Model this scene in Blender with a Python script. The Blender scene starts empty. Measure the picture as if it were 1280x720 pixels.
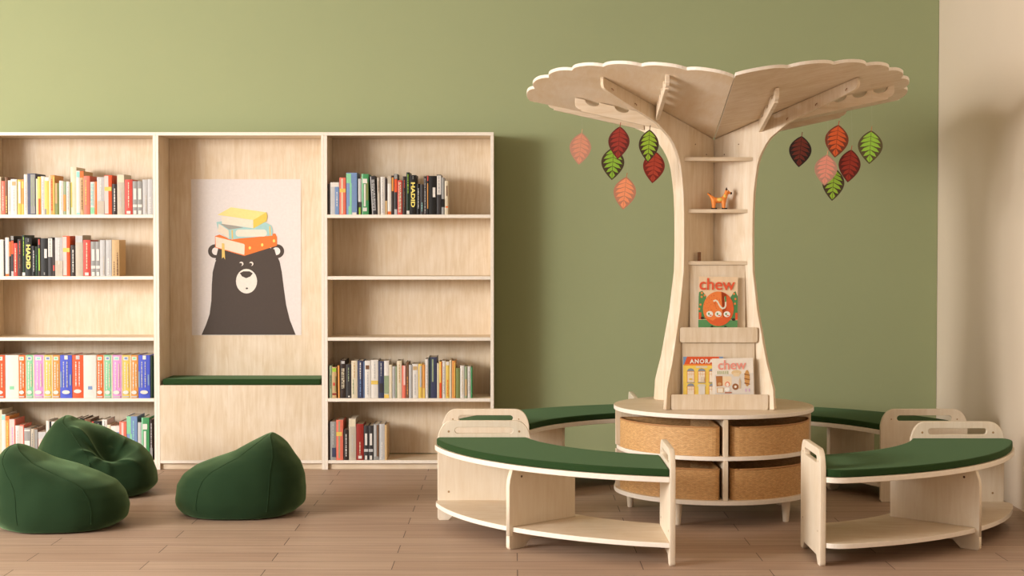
import bpy, bmesh, math, random
from mathutils import Vector, Matrix, noise

random.seed(7)
scn = bpy.context.scene
COL = scn.collection
H = 1.35; F = 2000.0; TH = math.atan(55 / 2000)      # eye height, focal length in pixels of the 1280 frame, pitch

# ------------------------------------------------------------------ helpers
def ray(px, py):
    a = (px - 640) / F; b = -(py - 360) / F
    return (a, math.cos(TH) + b * math.sin(TH), -math.sin(TH) + b * math.cos(TH))
def at(px, py, Y):
    d = ray(px, py); t = Y / d[1]
    return Vector((d[0] * t, Y, H + d[2] * t))
def lin(c):
    out = []
    for v in c:
        v = v / 255.0
        out.append(v / 12.92 if v <= 0.04045 else ((v + 0.055) / 1.055) ** 2.4)
    return out
MATS = {}
def mat(rgb, rough=0.6, name=None, spec=0.35):
    key = name or 'paint_%d_%d_%d' % tuple(rgb)
    if key in MATS: return MATS[key]
    m = bpy.data.materials.new(key); m.use_nodes = True
    nt = m.node_tree; b = nt.nodes['Principled BSDF']
    b.inputs['Roughness'].default_value = rough
    b.inputs['Specular IOR Level'].default_value = spec
    # faint procedural mottling so that no surface is perfectly flat
    tc = nt.nodes.new('ShaderNodeTexCoord'); n = nt.nodes.new('ShaderNodeTexNoise')
    n.inputs['Scale'].default_value = 60; nt.links.new(tc.outputs['Object'], n.inputs['Vector'])
    r = nt.nodes.new('ShaderNodeMix'); r.data_type = 'RGBA'
    c = lin(rgb)
    r.inputs[6].default_value = (c[0] * .93, c[1] * .93, c[2] * .93, 1)
    r.inputs[7].default_value = (min(c[0] * 1.07, 1), min(c[1] * 1.07, 1), min(c[2] * 1.07, 1), 1)
    nt.links.new(n.outputs['Fac'], r.inputs[0]); nt.links.new(r.outputs[2], b.inputs['Base Color'])
    m.diffuse_color = (*c, 1)
    MATS[key] = m
    return m
def wood(name, c1, c2, axis, rough=0.5, scale=1.0, streak=.8):
    m = bpy.data.materials.new(name); m.use_nodes = True
    nt = m.node_tree; L = nt.links; b = nt.nodes['Principled BSDF']
    tc = nt.nodes.new('ShaderNodeTexCoord'); mp = nt.nodes.new('ShaderNodeMapping')
    s = [48, 48, 48]; s[axis] = 4.0
    mp.inputs['Scale'].default_value = [v * scale for v in s]
    L.new(tc.outputs['Object'], mp.inputs['Vector'])
    n = nt.nodes.new('ShaderNodeTexNoise'); n.inputs['Scale'].default_value = 1.0
    n.inputs['Detail'].default_value = 6; n.inputs['Roughness'].default_value = .65; n.inputs['Distortion'].default_value = .8
    L.new(mp.outputs[0], n.inputs['Vector'])
    n2 = nt.nodes.new('ShaderNodeTexNoise'); n2.inputs['Scale'].default_value = 3.0; n2.inputs['Detail'].default_value = 3
    n2.inputs['Distortion'].default_value = 1.5
    L.new(tc.outputs['Object'], n2.inputs['Vector'])
    r = nt.nodes.new('ShaderNodeValToRGB')
    r.color_ramp.elements[0].position = .36; r.color_ramp.elements[1].position = .64
    r.color_ramp.elements[0].color = (*lin(c2), 1); r.color_ramp.elements[1].color = (*lin(c1), 1)
    ad = nt.nodes.new('ShaderNodeMix'); ad.data_type = 'FLOAT'; ad.inputs[0].default_value = 1 - streak * .8
    L.new(n.outputs['Fac'], ad.inputs[2]); L.new(n2.outputs['Fac'], ad.inputs[3])
    L.new(ad.outputs[0], r.inputs['Fac']); L.new(r.outputs['Color'], b.inputs['Base Color'])
    b.inputs['Roughness'].default_value = rough; b.inputs['Specular IOR Level'].default_value = .35
    bp = nt.nodes.new('ShaderNodeBump'); bp.inputs['Strength'].default_value = .05; bp.inputs['Distance'].default_value = .002
    L.new(n.outputs['Fac'], bp.inputs['Height']); L.new(bp.outputs['Normal'], b.inputs['Normal'])
    return m
WL = (234, 218, 196); WD = (216, 193, 160)
WZ = wood('birch_plywood_upright', WL, WD, 2)
WX = wood('birch_plywood_level', WL, WD, 0)
WY = wood('birch_plywood_board', WL, (224, 200, 166), 1, scale=.8, streak=.55)
WE = wood('birch_plywood_pale', (240, 226, 204), (230, 212, 186), 2)
ED = mat((240, 229, 214), .5, 'white_birch_edge')

def fabric(name, c1, c2, sheen=.3, nscale=900, bump=.15):
    m = bpy.data.materials.new(name); m.use_nodes = True
    nt = m.node_tree; L = nt.links; b = nt.nodes['Principled BSDF']
    tc = nt.nodes.new('ShaderNodeTexCoord')
    n = nt.nodes.new('ShaderNodeTexNoise'); n.inputs['Scale'].default_value = nscale; n.inputs['Detail'].default_value = 2
    L.new(tc.outputs['Object'], n.inputs['Vector'])
    r = nt.nodes.new('ShaderNodeMix'); r.data_type = 'RGBA'
    r.inputs[6].default_value = (*lin(c1), 1); r.inputs[7].default_value = (*lin(c2), 1)
    L.new(n.outputs['Fac'], r.inputs[0]); L.new(r.outputs[2], b.inputs['Base Color'])
    b.inputs['Roughness'].default_value = .92; b.inputs['Specular IOR Level'].default_value = .15
    b.inputs['Sheen Weight'].default_value = sheen; b.inputs['Sheen Roughness'].default_value = .42
    b.inputs['Sheen Tint'].default_value = (.52, .82, .40, 1)
    bp = nt.nodes.new('ShaderNodeBump'); bp.inputs['Strength'].default_value = bump; bp.inputs['Distance'].default_value = .001
    L.new(n.outputs['Fac'], bp.inputs['Height']); L.new(bp.outputs['Normal'], b.inputs['Normal'])
    return m
GREEN = fabric('green_cushion_fabric', (36, 60, 30), (44, 68, 34), sheen=.14)
BAG = fabric('green_beanbag_fabric', (26, 46, 25), (34, 56, 32), sheen=.45)

def link(name, me, m=None, parent=None, loc=None, rot=None):
    o = bpy.data.objects.new(name, me); COL.objects.link(o)
    if m is not None:
        me.materials.clear()
        for k in (m if isinstance(m, (list, tuple)) else [m]): me.materials.append(k)
    if parent is not None: o.parent = parent
    if loc is not None: o.location = loc
    if rot is not None: o.rotation_euler = rot
    return o
def tag(o, label=None, cat=None, group=None, kind=None):
    if label: o['label'] = label
    if cat: o['category'] = cat
    if group: o['group'] = group
    if kind: o['kind'] = kind
    return o
def empty(name, loc=(0, 0, 0), rz=0, **k):
    o = bpy.data.objects.new(name, None); COL.objects.link(o)
    o.location = loc; o.rotation_euler = (0, 0, rz); o.empty_display_size = .05
    return tag(o, **k)
class MB:
    def __init__(s): s.v = []; s.f = []; s.mi = []; s.mats = []
    def mat_i(s, m):
        if m is None: return 0
        if m not in s.mats: s.mats.append(m)
        return s.mats.index(m)
    def box(s, x0, x1, y0, y1, z0, z1, m=None):
        b = len(s.v); i = s.mat_i(m)
        s.v += [(x, y, z) for z in (z0, z1) for y in (y0, y1) for x in (x0, x1)]
        for q in ((0, 2, 3, 1), (4, 5, 7, 6), (0, 1, 5, 4), (2, 6, 7, 3), (0, 4, 6, 2), (1, 3, 7, 5)):
            s.f.append([b + k for k in q]); s.mi.append(i)
        return s
    def prism(s, pts, fn, h0, h1, m=None, edge=None):
        """pts: 2-D outline (ccw); fn(u, v, h) -> 3-D point"""
        b = len(s.v); n = len(pts); i = s.mat_i(m); ie = s.mat_i(edge) if edge else i
        s.v += [tuple(fn(u, v, h0)) for u, v in pts] + [tuple(fn(u, v, h1)) for u, v in pts]
        s.f.append([b + k for k in range(n)][::-1]); s.f.append([b + n + k for k in range(n)])
        s.mi += [i, i]
        for k in range(n):
            k2 = (k + 1) % n
            s.f.append([b + k, b + k2, b + n + k2, b + n + k]); s.mi.append(ie)
        return s
    def lathe(s, prof, n=24, m=None, c=(0, 0, 0)):
        b = len(s.v); i = s.mat_i(m); k = len(prof)
        for r, z in prof:
            for a in range(n):
                t = 2 * math.pi * a / n
                s.v.append((c[0] + r * math.cos(t), c[1] + r * math.sin(t), c[2] + z))
        for j in range(k - 1):
            for a in range(n):
                a2 = (a + 1) % n
                s.f.append([b + j * n + a, b + j * n + a2, b + (j + 1) * n + a2, b + (j + 1) * n + a]); s.mi.append(i)
        s.f.append([b + a for a in range(n)][::-1]); s.mi.append(i)
        s.f.append([b + (k - 1) * n + a for a in range(n)]); s.mi.append(i)
        return s
    def tube(s, pts, r, n=6, m=None):
        b = len(s.v); i = s.mat_i(m); P = [Vector(p) for p in pts]
        for j, p in enumerate(P):
            d = (P[min(j + 1, len(P) - 1)] - P[max(j - 1, 0)]).normalized()
            u = d.orthogonal().normalized(); w = d.cross(u)
            if j: 
                u = (pu - d * pu.dot(d)).normalized(); w = d.cross(u)
            pu = u
            for a in range(n):
                t = 2 * math.pi * a / n
                s.v.append(tuple(p + (u * math.cos(t) + w * math.sin(t)) * r))
        for j in range(len(P) - 1):
            for a in range(n):
                a2 = (a + 1) % n
                s.f.append([b + j * n + a, b + j * n + a2, b + (j + 1) * n + a2, b + (j + 1) * n + a]); s.mi.append(i)
        s.f.append([b + a for a in range(n)][::-1]); s.mi.append(i)
        s.f.append([b + (len(P) - 1) * n + a for a in range(n)]); s.mi.append(i)
        return s
    def build(s, name, m=None, parent=None, loc=None, rot=None, smooth=False, bevel=0, seg=2):
        me = bpy.data.meshes.new(name); me.from_pydata(s.v, [], s.f)
        ms = s.mats if s.mats else [m]
        o = link(name, me, ms, parent, loc, rot)
        if s.mats: me.polygons.foreach_set('material_index', s.mi)
        bm = bmesh.new(); bm.from_mesh(me); bmesh.ops.recalc_face_normals(bm, faces=bm.faces); bm.to_mesh(me); bm.free()
        if smooth: me.polygons.foreach_set('use_smooth', [True] * len(me.polygons))
        if bevel:
            md = o.modifiers.new('bevel', 'BEVEL'); md.width = bevel; md.segments = seg; md.limit_method = 'ANGLE'; md.angle_limit = math.radians(50)
            md.harden_normals = False
        return o
def plate(name, outlines, t, m, parent=None, M=None, bevel=.0015):
    """flat board with holes: outlines in 2-D (first = outside), thickness t, centred on the plane, then placed by M"""
    cu = bpy.data.curves.new(name, 'CURVE'); cu.dimensions = '2D'; cu.fill_mode = 'BOTH'
    cu.extrude = t / 2 - bevel; cu.bevel_depth = bevel; cu.bevel_resolution = 1; cu.offset = -bevel
    for pts in outlines:
        sp = cu.splines.new('POLY'); sp.points.add(len(pts) - 1); sp.use_cyclic_u = True
        for k, p in enumerate(pts): sp.points[k].co = (p[0], p[1], 0, 1)
    tmp = bpy.data.objects.new('tmp', cu)
    me = bpy.data.meshes.new_from_object(tmp); me.name = name
    bpy.data.objects.remove(tmp); bpy.data.curves.remove(cu)
    if M is not None: me.transform(M)
    return link(name, me, m, parent)
def text_mesh(s, size, bold=0.0, extrude=.0004, align='CENTER', spacing=1.0):
    cu = bpy.data.curves.new('t', 'FONT'); cu.body = s; cu.size = size; cu.offset = bold
    cu.extrude = extrude; cu.align_x = align; cu.align_y = 'CENTER'; cu.space_character = spacing
    cu.resolution_u = 4
    tmp = bpy.data.objects.new('tmp', cu); me = bpy.data.meshes.new_from_object(tmp)
    bpy.data.objects.remove(tmp); bpy.data.curves.remove(cu)
    return me
def rrect(x0, x1, y0, y1, r, n=6):
    r4 = r if isinstance(r, (list, tuple)) else [r] * 4      # bl, br, tr, tl
    out = []
    for (cx, cy, a, q) in ((x0, y0, 180, r4[0]), (x1, y0, 270, r4[1]), (x1, y1, 0, r4[2]), (x0, y1, 90, r4[3])):
        if q <= 0: out.append((cx, cy)); continue
        ox = cx + (q if cx == x0 else -q); oy = cy + (q if cy == y0 else -q)
        for k in range(n + 1):
            t = math.radians(a + 90 * k / n); out.append((ox + q * math.cos(t), oy + q * math.sin(t)))
    return out
def ellipse(cx, cy, rx, ry, n=24, a0=0, a1=360):
    full = (a1 - a0) >= 360
    return [(cx + rx * math.cos(math.radians(a0 + (a1 - a0) * k / (n if full else n - 1))),
             cy + ry * math.sin(math.radians(a0 + (a1 - a0) * k / (n if full else n - 1)))) for k in range(n)]
class Art:
    """printed artwork: flat ink shapes stacked a hair apart on one sheet, one mesh"""
    def __init__(s): s.mb = MB(); s.k = 0
    def poly(s, pts, rgb, step=True):
        if step: s.k += 1
        h = s.k * .00012
        s.mb.prism(pts, lambda u, v, w: (u, v, w), h - .0001, h, mat(rgb, .55)); return s
    def text(s, body, size, x, y, rgb, bold=0, spacing=1.0):
        s.k += 1; me = text_mesh(body, size, bold, .00005, spacing=spacing); b = len(s.mb.v); i = s.mb.mat_i(mat(rgb, .55)); h = s.k * .00012
        s.mb.v += [(v.co.x + x, v.co.y + y, v.co.z + h) for v in me.vertices]
        for p in me.polygons: s.mb.f.append([b + q for q in p.vertices]); s.mb.mi.append(i)
        bpy.data.meshes.remove(me); return s
def stroke(pts, w):
    L = []; R = []
    for j, p in enumerate(pts):
        a = pts[max(j - 1, 0)]; b = pts[min(j + 1, len(pts) - 1)]
        dx, dy = b[0] - a[0], b[1] - a[1]; l = math.hypot(dx, dy) or 1
        ww = w(j / (len(pts) - 1)) if callable(w) else w
        L.append((p[0] - dy / l * ww / 2, p[1] + dx / l * ww / 2)); R.append((p[0] + dy / l * ww / 2, p[1] - dx / l * ww / 2))
    return R + L[::-1]

# ------------------------------------------------------------------ the room
YW = 9.86
def wallmat(name, rgb, v=.04):
    m = bpy.data.materials.new(name); m.use_nodes = True; nt = m.node_tree; b = nt.nodes['Principled BSDF']
    tc = nt.nodes.new('ShaderNodeTexCoord'); n = nt.nodes.new('ShaderNodeTexNoise'); n.inputs['Scale'].default_value = 1.2; n.inputs['Detail'].default_value = 4
    nt.links.new(tc.outputs['Object'], n.inputs['Vector'])
    r = nt.nodes.new('ShaderNodeMix'); r.data_type = 'RGBA'; c = lin(rgb)
    r.inputs[6].default_value = (*[q * (1 - v) for q in c], 1); r.inputs[7].default_value = (*[q * (1 + v) for q in c], 1)
    nt.links.new(n.outputs['Fac'], r.inputs[0]); nt.links.new(r.outputs[2], b.inputs['Base Color'])
    b.inputs['Roughness'].default_value = .85; b.inputs['Specular IOR Level'].default_value = .2
    n3 = nt.nodes.new('ShaderNodeTexNoise'); n3.inputs['Scale'].default_value = 250
    nt.links.new(tc.outputs['Object'], n3.inputs['Vector'])
    bp = nt.nodes.new('ShaderNodeBump'); bp.inputs['Strength'].default_value = .06; bp.inputs['Distance'].default_value = .002
    nt.links.new(n3.outputs['Fac'], bp.inputs['Height']); nt.links.new(bp.outputs['Normal'], b.inputs['Normal'])
    return m
GW = wallmat('sage_green_wall_paint', (160, 167, 126))
BW = wallmat('warm_beige_plaster', (232, 214, 192))
XL = -6.8; YF = -.6; ZC = 3.15
tag(MB().box(XL, 2.62, YW, YW + .12, 0, ZC).build('wall_back', GW), kind='structure')
def rw(Y): return 2.622 - (YW - Y) * .0214
tag(MB().prism([(rw(YW), YW), (rw(YF), YF), (rw(YF) + .12, YF), (2.742, YW), (2.742, YW + .12), (2.622, YW + .12)][::-1], lambda u, v, h: (u, v, h), 0, ZC).build('wall_right', BW), kind='structure')
tag(MB().box(XL, 2.74, YF, YW, ZC, ZC + .1).build('ceiling', wallmat('white_ceiling_paint', (236, 232, 224))), kind='structure')
# left wall with the tall windows that light the room (outside the frame)
WIN = [(5.1, 7.1), (2.2, 4.6), (-.3, 1.9)]
wl = MB()
ys = [YF] + [v for w in sorted(WIN) for v in w] + [YW + .12]
for k in range(0, len(ys), 2): wl.box(XL - .12, XL, ys[k], ys[k + 1], 0, ZC)
for a, b in WIN: wl.box(XL - .12, XL, a, b, 0, .55).box(XL - .12, XL, a, b, 2.95, ZC)
tag(wl.build('wall_left', BW), kind='structure')
# floor
fm = bpy.data.materials.new('oak_laminate_planks'); fm.use_nodes = True
nt = fm.node_tree; L = nt.links; b = nt.nodes['Principled BSDF']
tc = nt.nodes.new('ShaderNodeTexCoord'); mp = nt.nodes.new('ShaderNodeMapping')
mp.inputs['Location'].default_value = (.50 + 1.045 * 20, -6.78 + .18 * 80, 0)
L.new(tc.outputs['Object'], mp.inputs['Vector'])
br = nt.nodes.new('ShaderNodeTexBrick'); br.offset = .5; br.squash = 1
br.inputs['Scale'].default_value = 1; br.inputs['Brick Width'].default_value = 1.045; br.inputs['Row Height'].default_value = .18
br.inputs['Mortar Size'].default_value = .0017; br.inputs['Mortar Smooth'].default_value = .1; br.inputs['Bias'].default_value = 0
br.inputs['Color1'].default_value = (*lin((186, 160, 139)), 1); br.inputs['Color2'].default_value = (*lin((174, 146, 125)), 1)
br.inputs['Mortar'].default_value = (*lin((58, 40, 30)), 1)
L.new(mp.outputs[0], br.inputs['Vector'])
mp2 = nt.nodes.new('ShaderNodeMapping'); mp2.inputs['Scale'].default_value = (1.6, 42, 1); L.new(tc.outputs['Object'], mp2.inputs['Vector'])
n = nt.nodes.new('ShaderNodeTexNoise'); n.inputs['Scale'].default_value = 1; n.inputs['Detail'].default_value = 6; n.inputs['Distortion'].default_value = .6
L.new(mp2.outputs[0], n.inputs['Vector'])
rp = nt.nodes.new('ShaderNodeValToRGB'); rp.color_ramp.elements[0].position = .3; rp.color_ramp.elements[1].position = .7
rp.color_ramp.elements[0].color = (.80, .78, .76, 1); rp.color_ramp.elements[1].color = (1.08, 1.08, 1.08, 1)
L.new(n.outputs['Fac'], rp.inputs['Fac'])
mx = nt.nodes.new('ShaderNodeMix'); mx.data_type = 'RGBA'; mx.blend_type = 'MULTIPLY'; mx.inputs[0].default_value = 1
L.new(br.outputs['Color'], mx.inputs[6]); L.new(rp.outputs['Color'], mx.inputs[7]); L.new(mx.outputs[2], b.inputs['Base Color'])
b.inputs['Roughness'].default_value = .5; b.inputs['Specular IOR Level'].default_value = .35
bp = nt.nodes.new('ShaderNodeBump'); bp.inputs['Strength'].default_value = .25; bp.inputs['Distance'].default_value = .002; bp.invert = True
L.new(br.outputs['Fac'], bp.inputs['Height']); L.new(bp.outputs['Normal'], b.inputs['Normal'])
tag(MB().box(XL - .12, 2.76, YF, YW + .12, -.05, 0).build('floor', fm), kind='structure')

# ------------------------------------------------------------------ bookcases
YB = 9.545; YK = 9.848           # front edge and back of the cases
ZS = dict(top=2.0154, s1=1.5254, s2=1.1577, s3=.7926, s4=.4277, bot=.0562)
def bookcase(x0, x1, tl, tr, label, seat=False):
    c = empty('bookcase', ((x0 + x1) / 2, (YB + YK) / 2, 0), label=label, cat='bookcase')
    ox, oy = -(x0 + x1) / 2, -(YB + YK) / 2
    def bx(name, a, b_, c0, d, e, f_, m):
        o = MB().box(a + ox, b_ + ox, c0 + oy, d + oy, e, f_).build(name, m, c, bevel=.0012)
        if name in ('side_panel', 'shelf', 'top_board', 'bottom_board'):      # pale edge banding along the front
            o.data.materials.append(ED)
            for p in o.data.polygons:
                if p.normal.y < -.9: p.material_index = 1
        return o
    bx('side_panel', x0, x0 + tl, YB, YK, 0, 1.9955, WZ); bx('side_panel', x1 - tr, x1, YB, YK, 0, 1.9955, WZ)
    bx('top_board', x0, x1, YB, YK, 1.9957, 2.0154, WX)
    bx('back_panel', x0 + tl + .0005, x1 - tr - .0005, YK - .008, YK, .06, 1.995, WZ)
    xi0, xi1 = x0 + tl + .0005, x1 - tr - .0005
    bx('bottom_board', xi0, xi1, YB, YK - .0085, .037, .0562, WX)
    bx('kickboard', xi0, xi1, YB + .022, YB + .036, 0, .0365, WX)
    if seat:
        bx('front_panel', xi0, xi1, YB + .0005, YB + .018, .0566, .5053, WZ)
        bx('seat_board', xi0, xi1, YB + .0185, YK - .0085, .487, .5053, WX)
    else:
        for k in ('s1', 's2', 's3', 's4'):
            bx('shelf', xi0, xi1, YB, YK - .0085, ZS[k] - .0205, ZS[k], WX)
    return c
bookcase(-3.145, -2.1225, .018, .0168, 'tall pale birch bookcase full of books at the left edge')
bookcase(-2.1222, -1.1205, .0165, .0165, 'pale birch unit with a bear poster and cushioned seat bench', seat=True)
bookcase(-1.1202, -.109, .019, .0195, 'tall pale birch bookcase with two empty shelves beside the green wall')
# seat pad lying on the central unit
sc = MB().prism(rrect(-2.094, -1.147, 9.56, 9.83, .01), lambda u, v, h: (u, v, h), .5056, .542).build('seat_pad', GREEN, bevel=.01, seg=3)
tag(sc, 'long thin dark green pad on the seat under the bear poster', 'cushion')

# bear poster on the back panel
YP = YK - .0085
p0 = at(240, 419, YP); p1 = at(376, 224, YP)
pw, ph = p1.x - p0.x, p1.z - p0.z
po = empty('poster', (p0.x, YP, p0.z), label='large poster of a black bear balancing three books, on the central unit back', cat='poster')
link_sheet = MB().box(0, pw, -.0015, 0, 0, ph).build('paper_sheet', mat((226, 218, 214), .6), po)
A = Art()
def pp(x, y):     # position on the sheet from its measured place
    return ((x - 240) / 136 * pw, (419 - y) / 195 * ph)
def ppl(l, sx=2.665, ox=190, oy=160): return [pp(ox + a / sx, oy + b_ / sx) for a, b_ in l]
BK = (74, 62, 54)
body = [(165, 689), (180, 655), (192, 620), (198, 575), (200, 520), (203, 480), (212, 445), (232, 412), (262, 397), (300, 390), (345, 390), (385, 395), (412, 415), (425, 445), (432, 480), (438, 530), (446, 590), (458, 640), (477, 689)]
A.poly(ppl(body), BK)
for cx in (211, 417):
    A.poly(ppl(ellipse(cx, 410, 23, 23)), BK); A.poly(ppl(ellipse(cx + (3 if cx < 300 else -3), 410, 13, 13)), (236, 228, 222))
A.poly(ppl([(222, 400), (250, 395), (250, 440), (212, 440)]), BK); A.poly(ppl([(378, 395), (408, 404), (418, 440), (378, 440)]), BK)
A.poly(ppl(ellipse(315, 510, 35, 41)), (236, 226, 214))
A.poly(ppl([(293, 483), (305, 477), (325, 477), (336, 484), (328, 494), (314, 500), (300, 494)]), BK)
A.poly(ppl(ellipse(316, 534, 4, 3, 10)), BK)
for cx in (298, 331):
    A.poly(ppl(ellipse(cx, 452, 7, 7)), (236, 226, 214)); A.poly(ppl(ellipse(cx - 3, 454, 6, 5)), BK)
# three drawn books
def q8(l): return ppl(l, 8, 235, 255)
A.poly(q8([(275, 320), (320, 305), (440, 355), (850, 295), (875, 295), (890, 330), (890, 415), (565, 518), (275, 435)]), (236, 122, 52))
A.poly(q8([(280, 325), (560, 398), (570, 410), (565, 508), (282, 430)]), (234, 220, 198))
for x, y in ((620, 438), (743, 408), (860, 368)): A.poly(q8(ellipse(x, y, 12, 16, 12)), (244, 214, 110))
A.poly(q8([(342, 390), (368, 395), (374, 555), (358, 530), (342, 545)]), (232, 198, 110))
A.poly(q8([(290, 180), (340, 172), (780, 185), (835, 215), (848, 260), (845, 315), (415, 352), (310, 280)]), (164, 204, 202))
A.poly(q8([(330, 198), (380, 195), (560, 235), (415, 255)]), (160, 156, 146))
A.poly(q8([(312, 195), (410, 262), (415, 345), (302, 275)]), (232, 218, 198))
A.poly(q8(rrect(480, 790, 255, 325, 32)), (234, 222, 204))
A.poly(q8([(438, 260), (452, 258), (455, 348), (442, 349)]), (232, 198, 110)); A.poly(q8([(812, 222), (825, 220), (830, 312), (818, 314)]), (232, 198, 110))
A.poly(q8([(300, 108), (435, 32), (785, 82), (655, 160)]), (236, 220, 142))
A.poly(q8([(340, 125), (655, 162), (660, 242), (345, 198)]), (234, 222, 202))
A.poly(q8([(655, 160), (785, 82), (796, 115), (788, 170), (655, 245)]), (228, 198, 88))
A.mb.build('bear_print', None, po, (0, -.0016, 0), (math.pi / 2, 0, 0))

# ------------------------------------------------------------------ books
C_ = dict(white=(224, 217, 208), cream=(220, 206, 178), beige=(192, 180, 162), tan=(200, 166, 118), brown=(120, 84, 58),
          dark_brown=(52, 38, 32), black=(22, 20, 18), charcoal=(58, 54, 54), navy=(62, 66, 92), grey=(150, 148, 144),
          light_grey=(190, 188, 186), red=(206, 74, 62), dark_red=(150, 42, 32), coral=(228, 116, 94), pink=(236, 196, 186),
          orange=(232, 112, 46), amber=(222, 150, 74), yellow=(228, 194, 96), lime=(158, 196, 56), green=(72, 148, 92), mint=(138, 204, 160),
          dark_green=(30, 52, 34), olive=(124, 134, 78), sage=(150, 164, 130), blue=(74, 90, 198), steel_blue=(120, 146, 188), orchid=(222, 152, 206),
          teal=(150, 208, 200), vermilion=(226, 88, 44))
def spine_strokes(w, h, f0, f1, rgb, xo=.5, lines=1, rnd=None):
    """short irregular marks running down the spine like small lettering"""
    out = []
    for li in range(lines):
        cx = w * (xo + (li - (lines - 1) / 2) * .3); z = h * f1
        while z > h * f0:
            l = rnd.uniform(.006, .02); bw = min(w * .26, .006) * rnd.uniform(.7, 1.1)
            out.append((cx - bw / 2, cx + bw / 2, max(z - l, h * f0), z, rgb)); z -= l + rnd.uniform(.002, .005)
    return out
ORD = ['', 'first', 'second', 'third', 'fourth', 'fifth', 'sixth', 'seventh', 'eighth', 'ninth', 'tenth', 'eleventh', 'twelfth', 'thirteenth', 'fourteenth', 'fifteenth', 'sixteenth', 'seventeenth', 'eighteenth', 'nineteenth', 'twentieth'] + ['twenty-' + q for q in ('first', 'second', 'third', 'fourth', 'fifth', 'sixth', 'seventh', 'eighth', 'ninth')] + ['thirtieth'] + ['thirty-' + q for q in ('first', 'second', 'third', 'fourth', 'fifth', 'sixth', 'seventh', 'eighth', 'ninth')] + ['fortieth']
DET = {'title': 'with small lettering', 'band': '', 'cap': '', 'foot': '', 'box': 'with a small label', 'oval': 'with a white oval', 'hadid': 'lettered HADID'}
def book(x0p, x1p, ytp, colour, det, shelf_z, base_py, label, group, lean=0, depth=None, rnd=None):
    Yf = YB + .006 + rnd.uniform(0, .006)
    a = at(x0p, base_py, Yf); c = at(x1p, ytp, Yf)
    w = c.x - a.x - .0006; h = at(x0p, ytp, Yf).z - shelf_z
    d = depth or min(.21, max(.14, h * .78)) * rnd.uniform(.93, 1.05)
    o = empty('book', (a.x + .0003, Yf, shelf_z + .0004), label=label, cat='book', group=group)
    if lean: o.rotation_euler = (0, math.radians(lean), 0); o.location.z += (w * math.sin(math.radians(abs(lean))) if lean > 0 else 0)
    col = mat(C_[colour], .5, 'book_cover_' + colour)
    bt = min(.002, w * .16)
    m = MB(); sp = .0025
    # rounded spine joined to two boards
    n = 5; cur = [(w * k / n, -math.sin(math.pi * k / n) * min(.0022, w * .12)) for k in range(n + 1)]
    m.prism(cur + [(w, sp), (0, sp)], lambda u, v, hh: (u, v, hh), 0, h)
    m.box(0, bt, sp, d, 0, h); m.box(w - bt, w, sp, d, 0, h)
    m.build('cover', col, o)
    MB().box(bt, w - bt, sp, d - .004, .003, h - .003).build('pages', mat((226, 214, 194), .8, 'book_page_paper'), o)
    items = []; letter = None
    for q in det:
        k = q[0]
        if k == 'r': items.append((w * q[1], w * q[2], h * q[3], h * q[4], C_[q[5]]))
        elif k == 'title': items += spine_strokes(w, h, q[1], q[2], C_[q[3]], q[4] if len(q) > 4 else .5, q[5] if len(q) > 5 else 1, rnd)
        elif k == 'oval': letter = letter; items.append(('o', w * .5, h * q[1], w * .34, min(h * .045, w * .45), C_['white']))
    y = -min(.0022, w * .12) - .0004
    if items:
        pm = MB()
        for j, it in enumerate(items):
            yy = y - .00015 * j
            if it[0] == 'o':
                pm.prism(ellipse(it[1], it[2], it[3], it[4], 14), lambda u, v, hh: (u, hh, v), yy - .0002, yy, mat(it[5], .55))
            else:
                pm.box(it[0], it[1], yy - .0002, yy, it[2], it[3], mat(it[4], .55))
        # ink follows the spine: a sheet as thick as the gap, so nothing floats
        pm.build('spine_print', None, o)
    for q in det:
        if q[0] == 'hadid':
            me = text_mesh('HADID', w * .9, w * .035, .0004, spacing=1.02)
            xs = [v.co.x for v in me.vertices]; ys_ = [v.co.y for v in me.vertices]
            sx = h * .63 / (max(xs) - min(xs)); sy = w * .62 / (max(ys_) - min(ys_))
            me.transform(Matrix.Diagonal((sx, sy, 1, 1)))
            me.transform(Matrix.Rotation(math.pi / 2, 4, 'X') @ Matrix.Rotation(-math.pi / 2, 4, 'Z'))
            xs = [v.co.x for v in me.vertices]; zs = [v.co.z for v in me.vertices]
            me.transform(Matrix.Translation((w * .5 - (max(xs) + min(xs)) / 2, y - .0006, h * .5 - (max(zs) + min(zs)) / 2)))
            t = link('title_lettering', me, mat((246, 226, 120), .5), o); t['label'] = 'yellow capital letters HADID'
    return o
W_ = 'white'
def ttl(c='white', a=.12, b=.85, xo=.5, n=1): return ('title', a, b, c, xo, n)
def R_(a, b, c, d, col): return ('r', a, b, c, d, col)
rows = []
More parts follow.
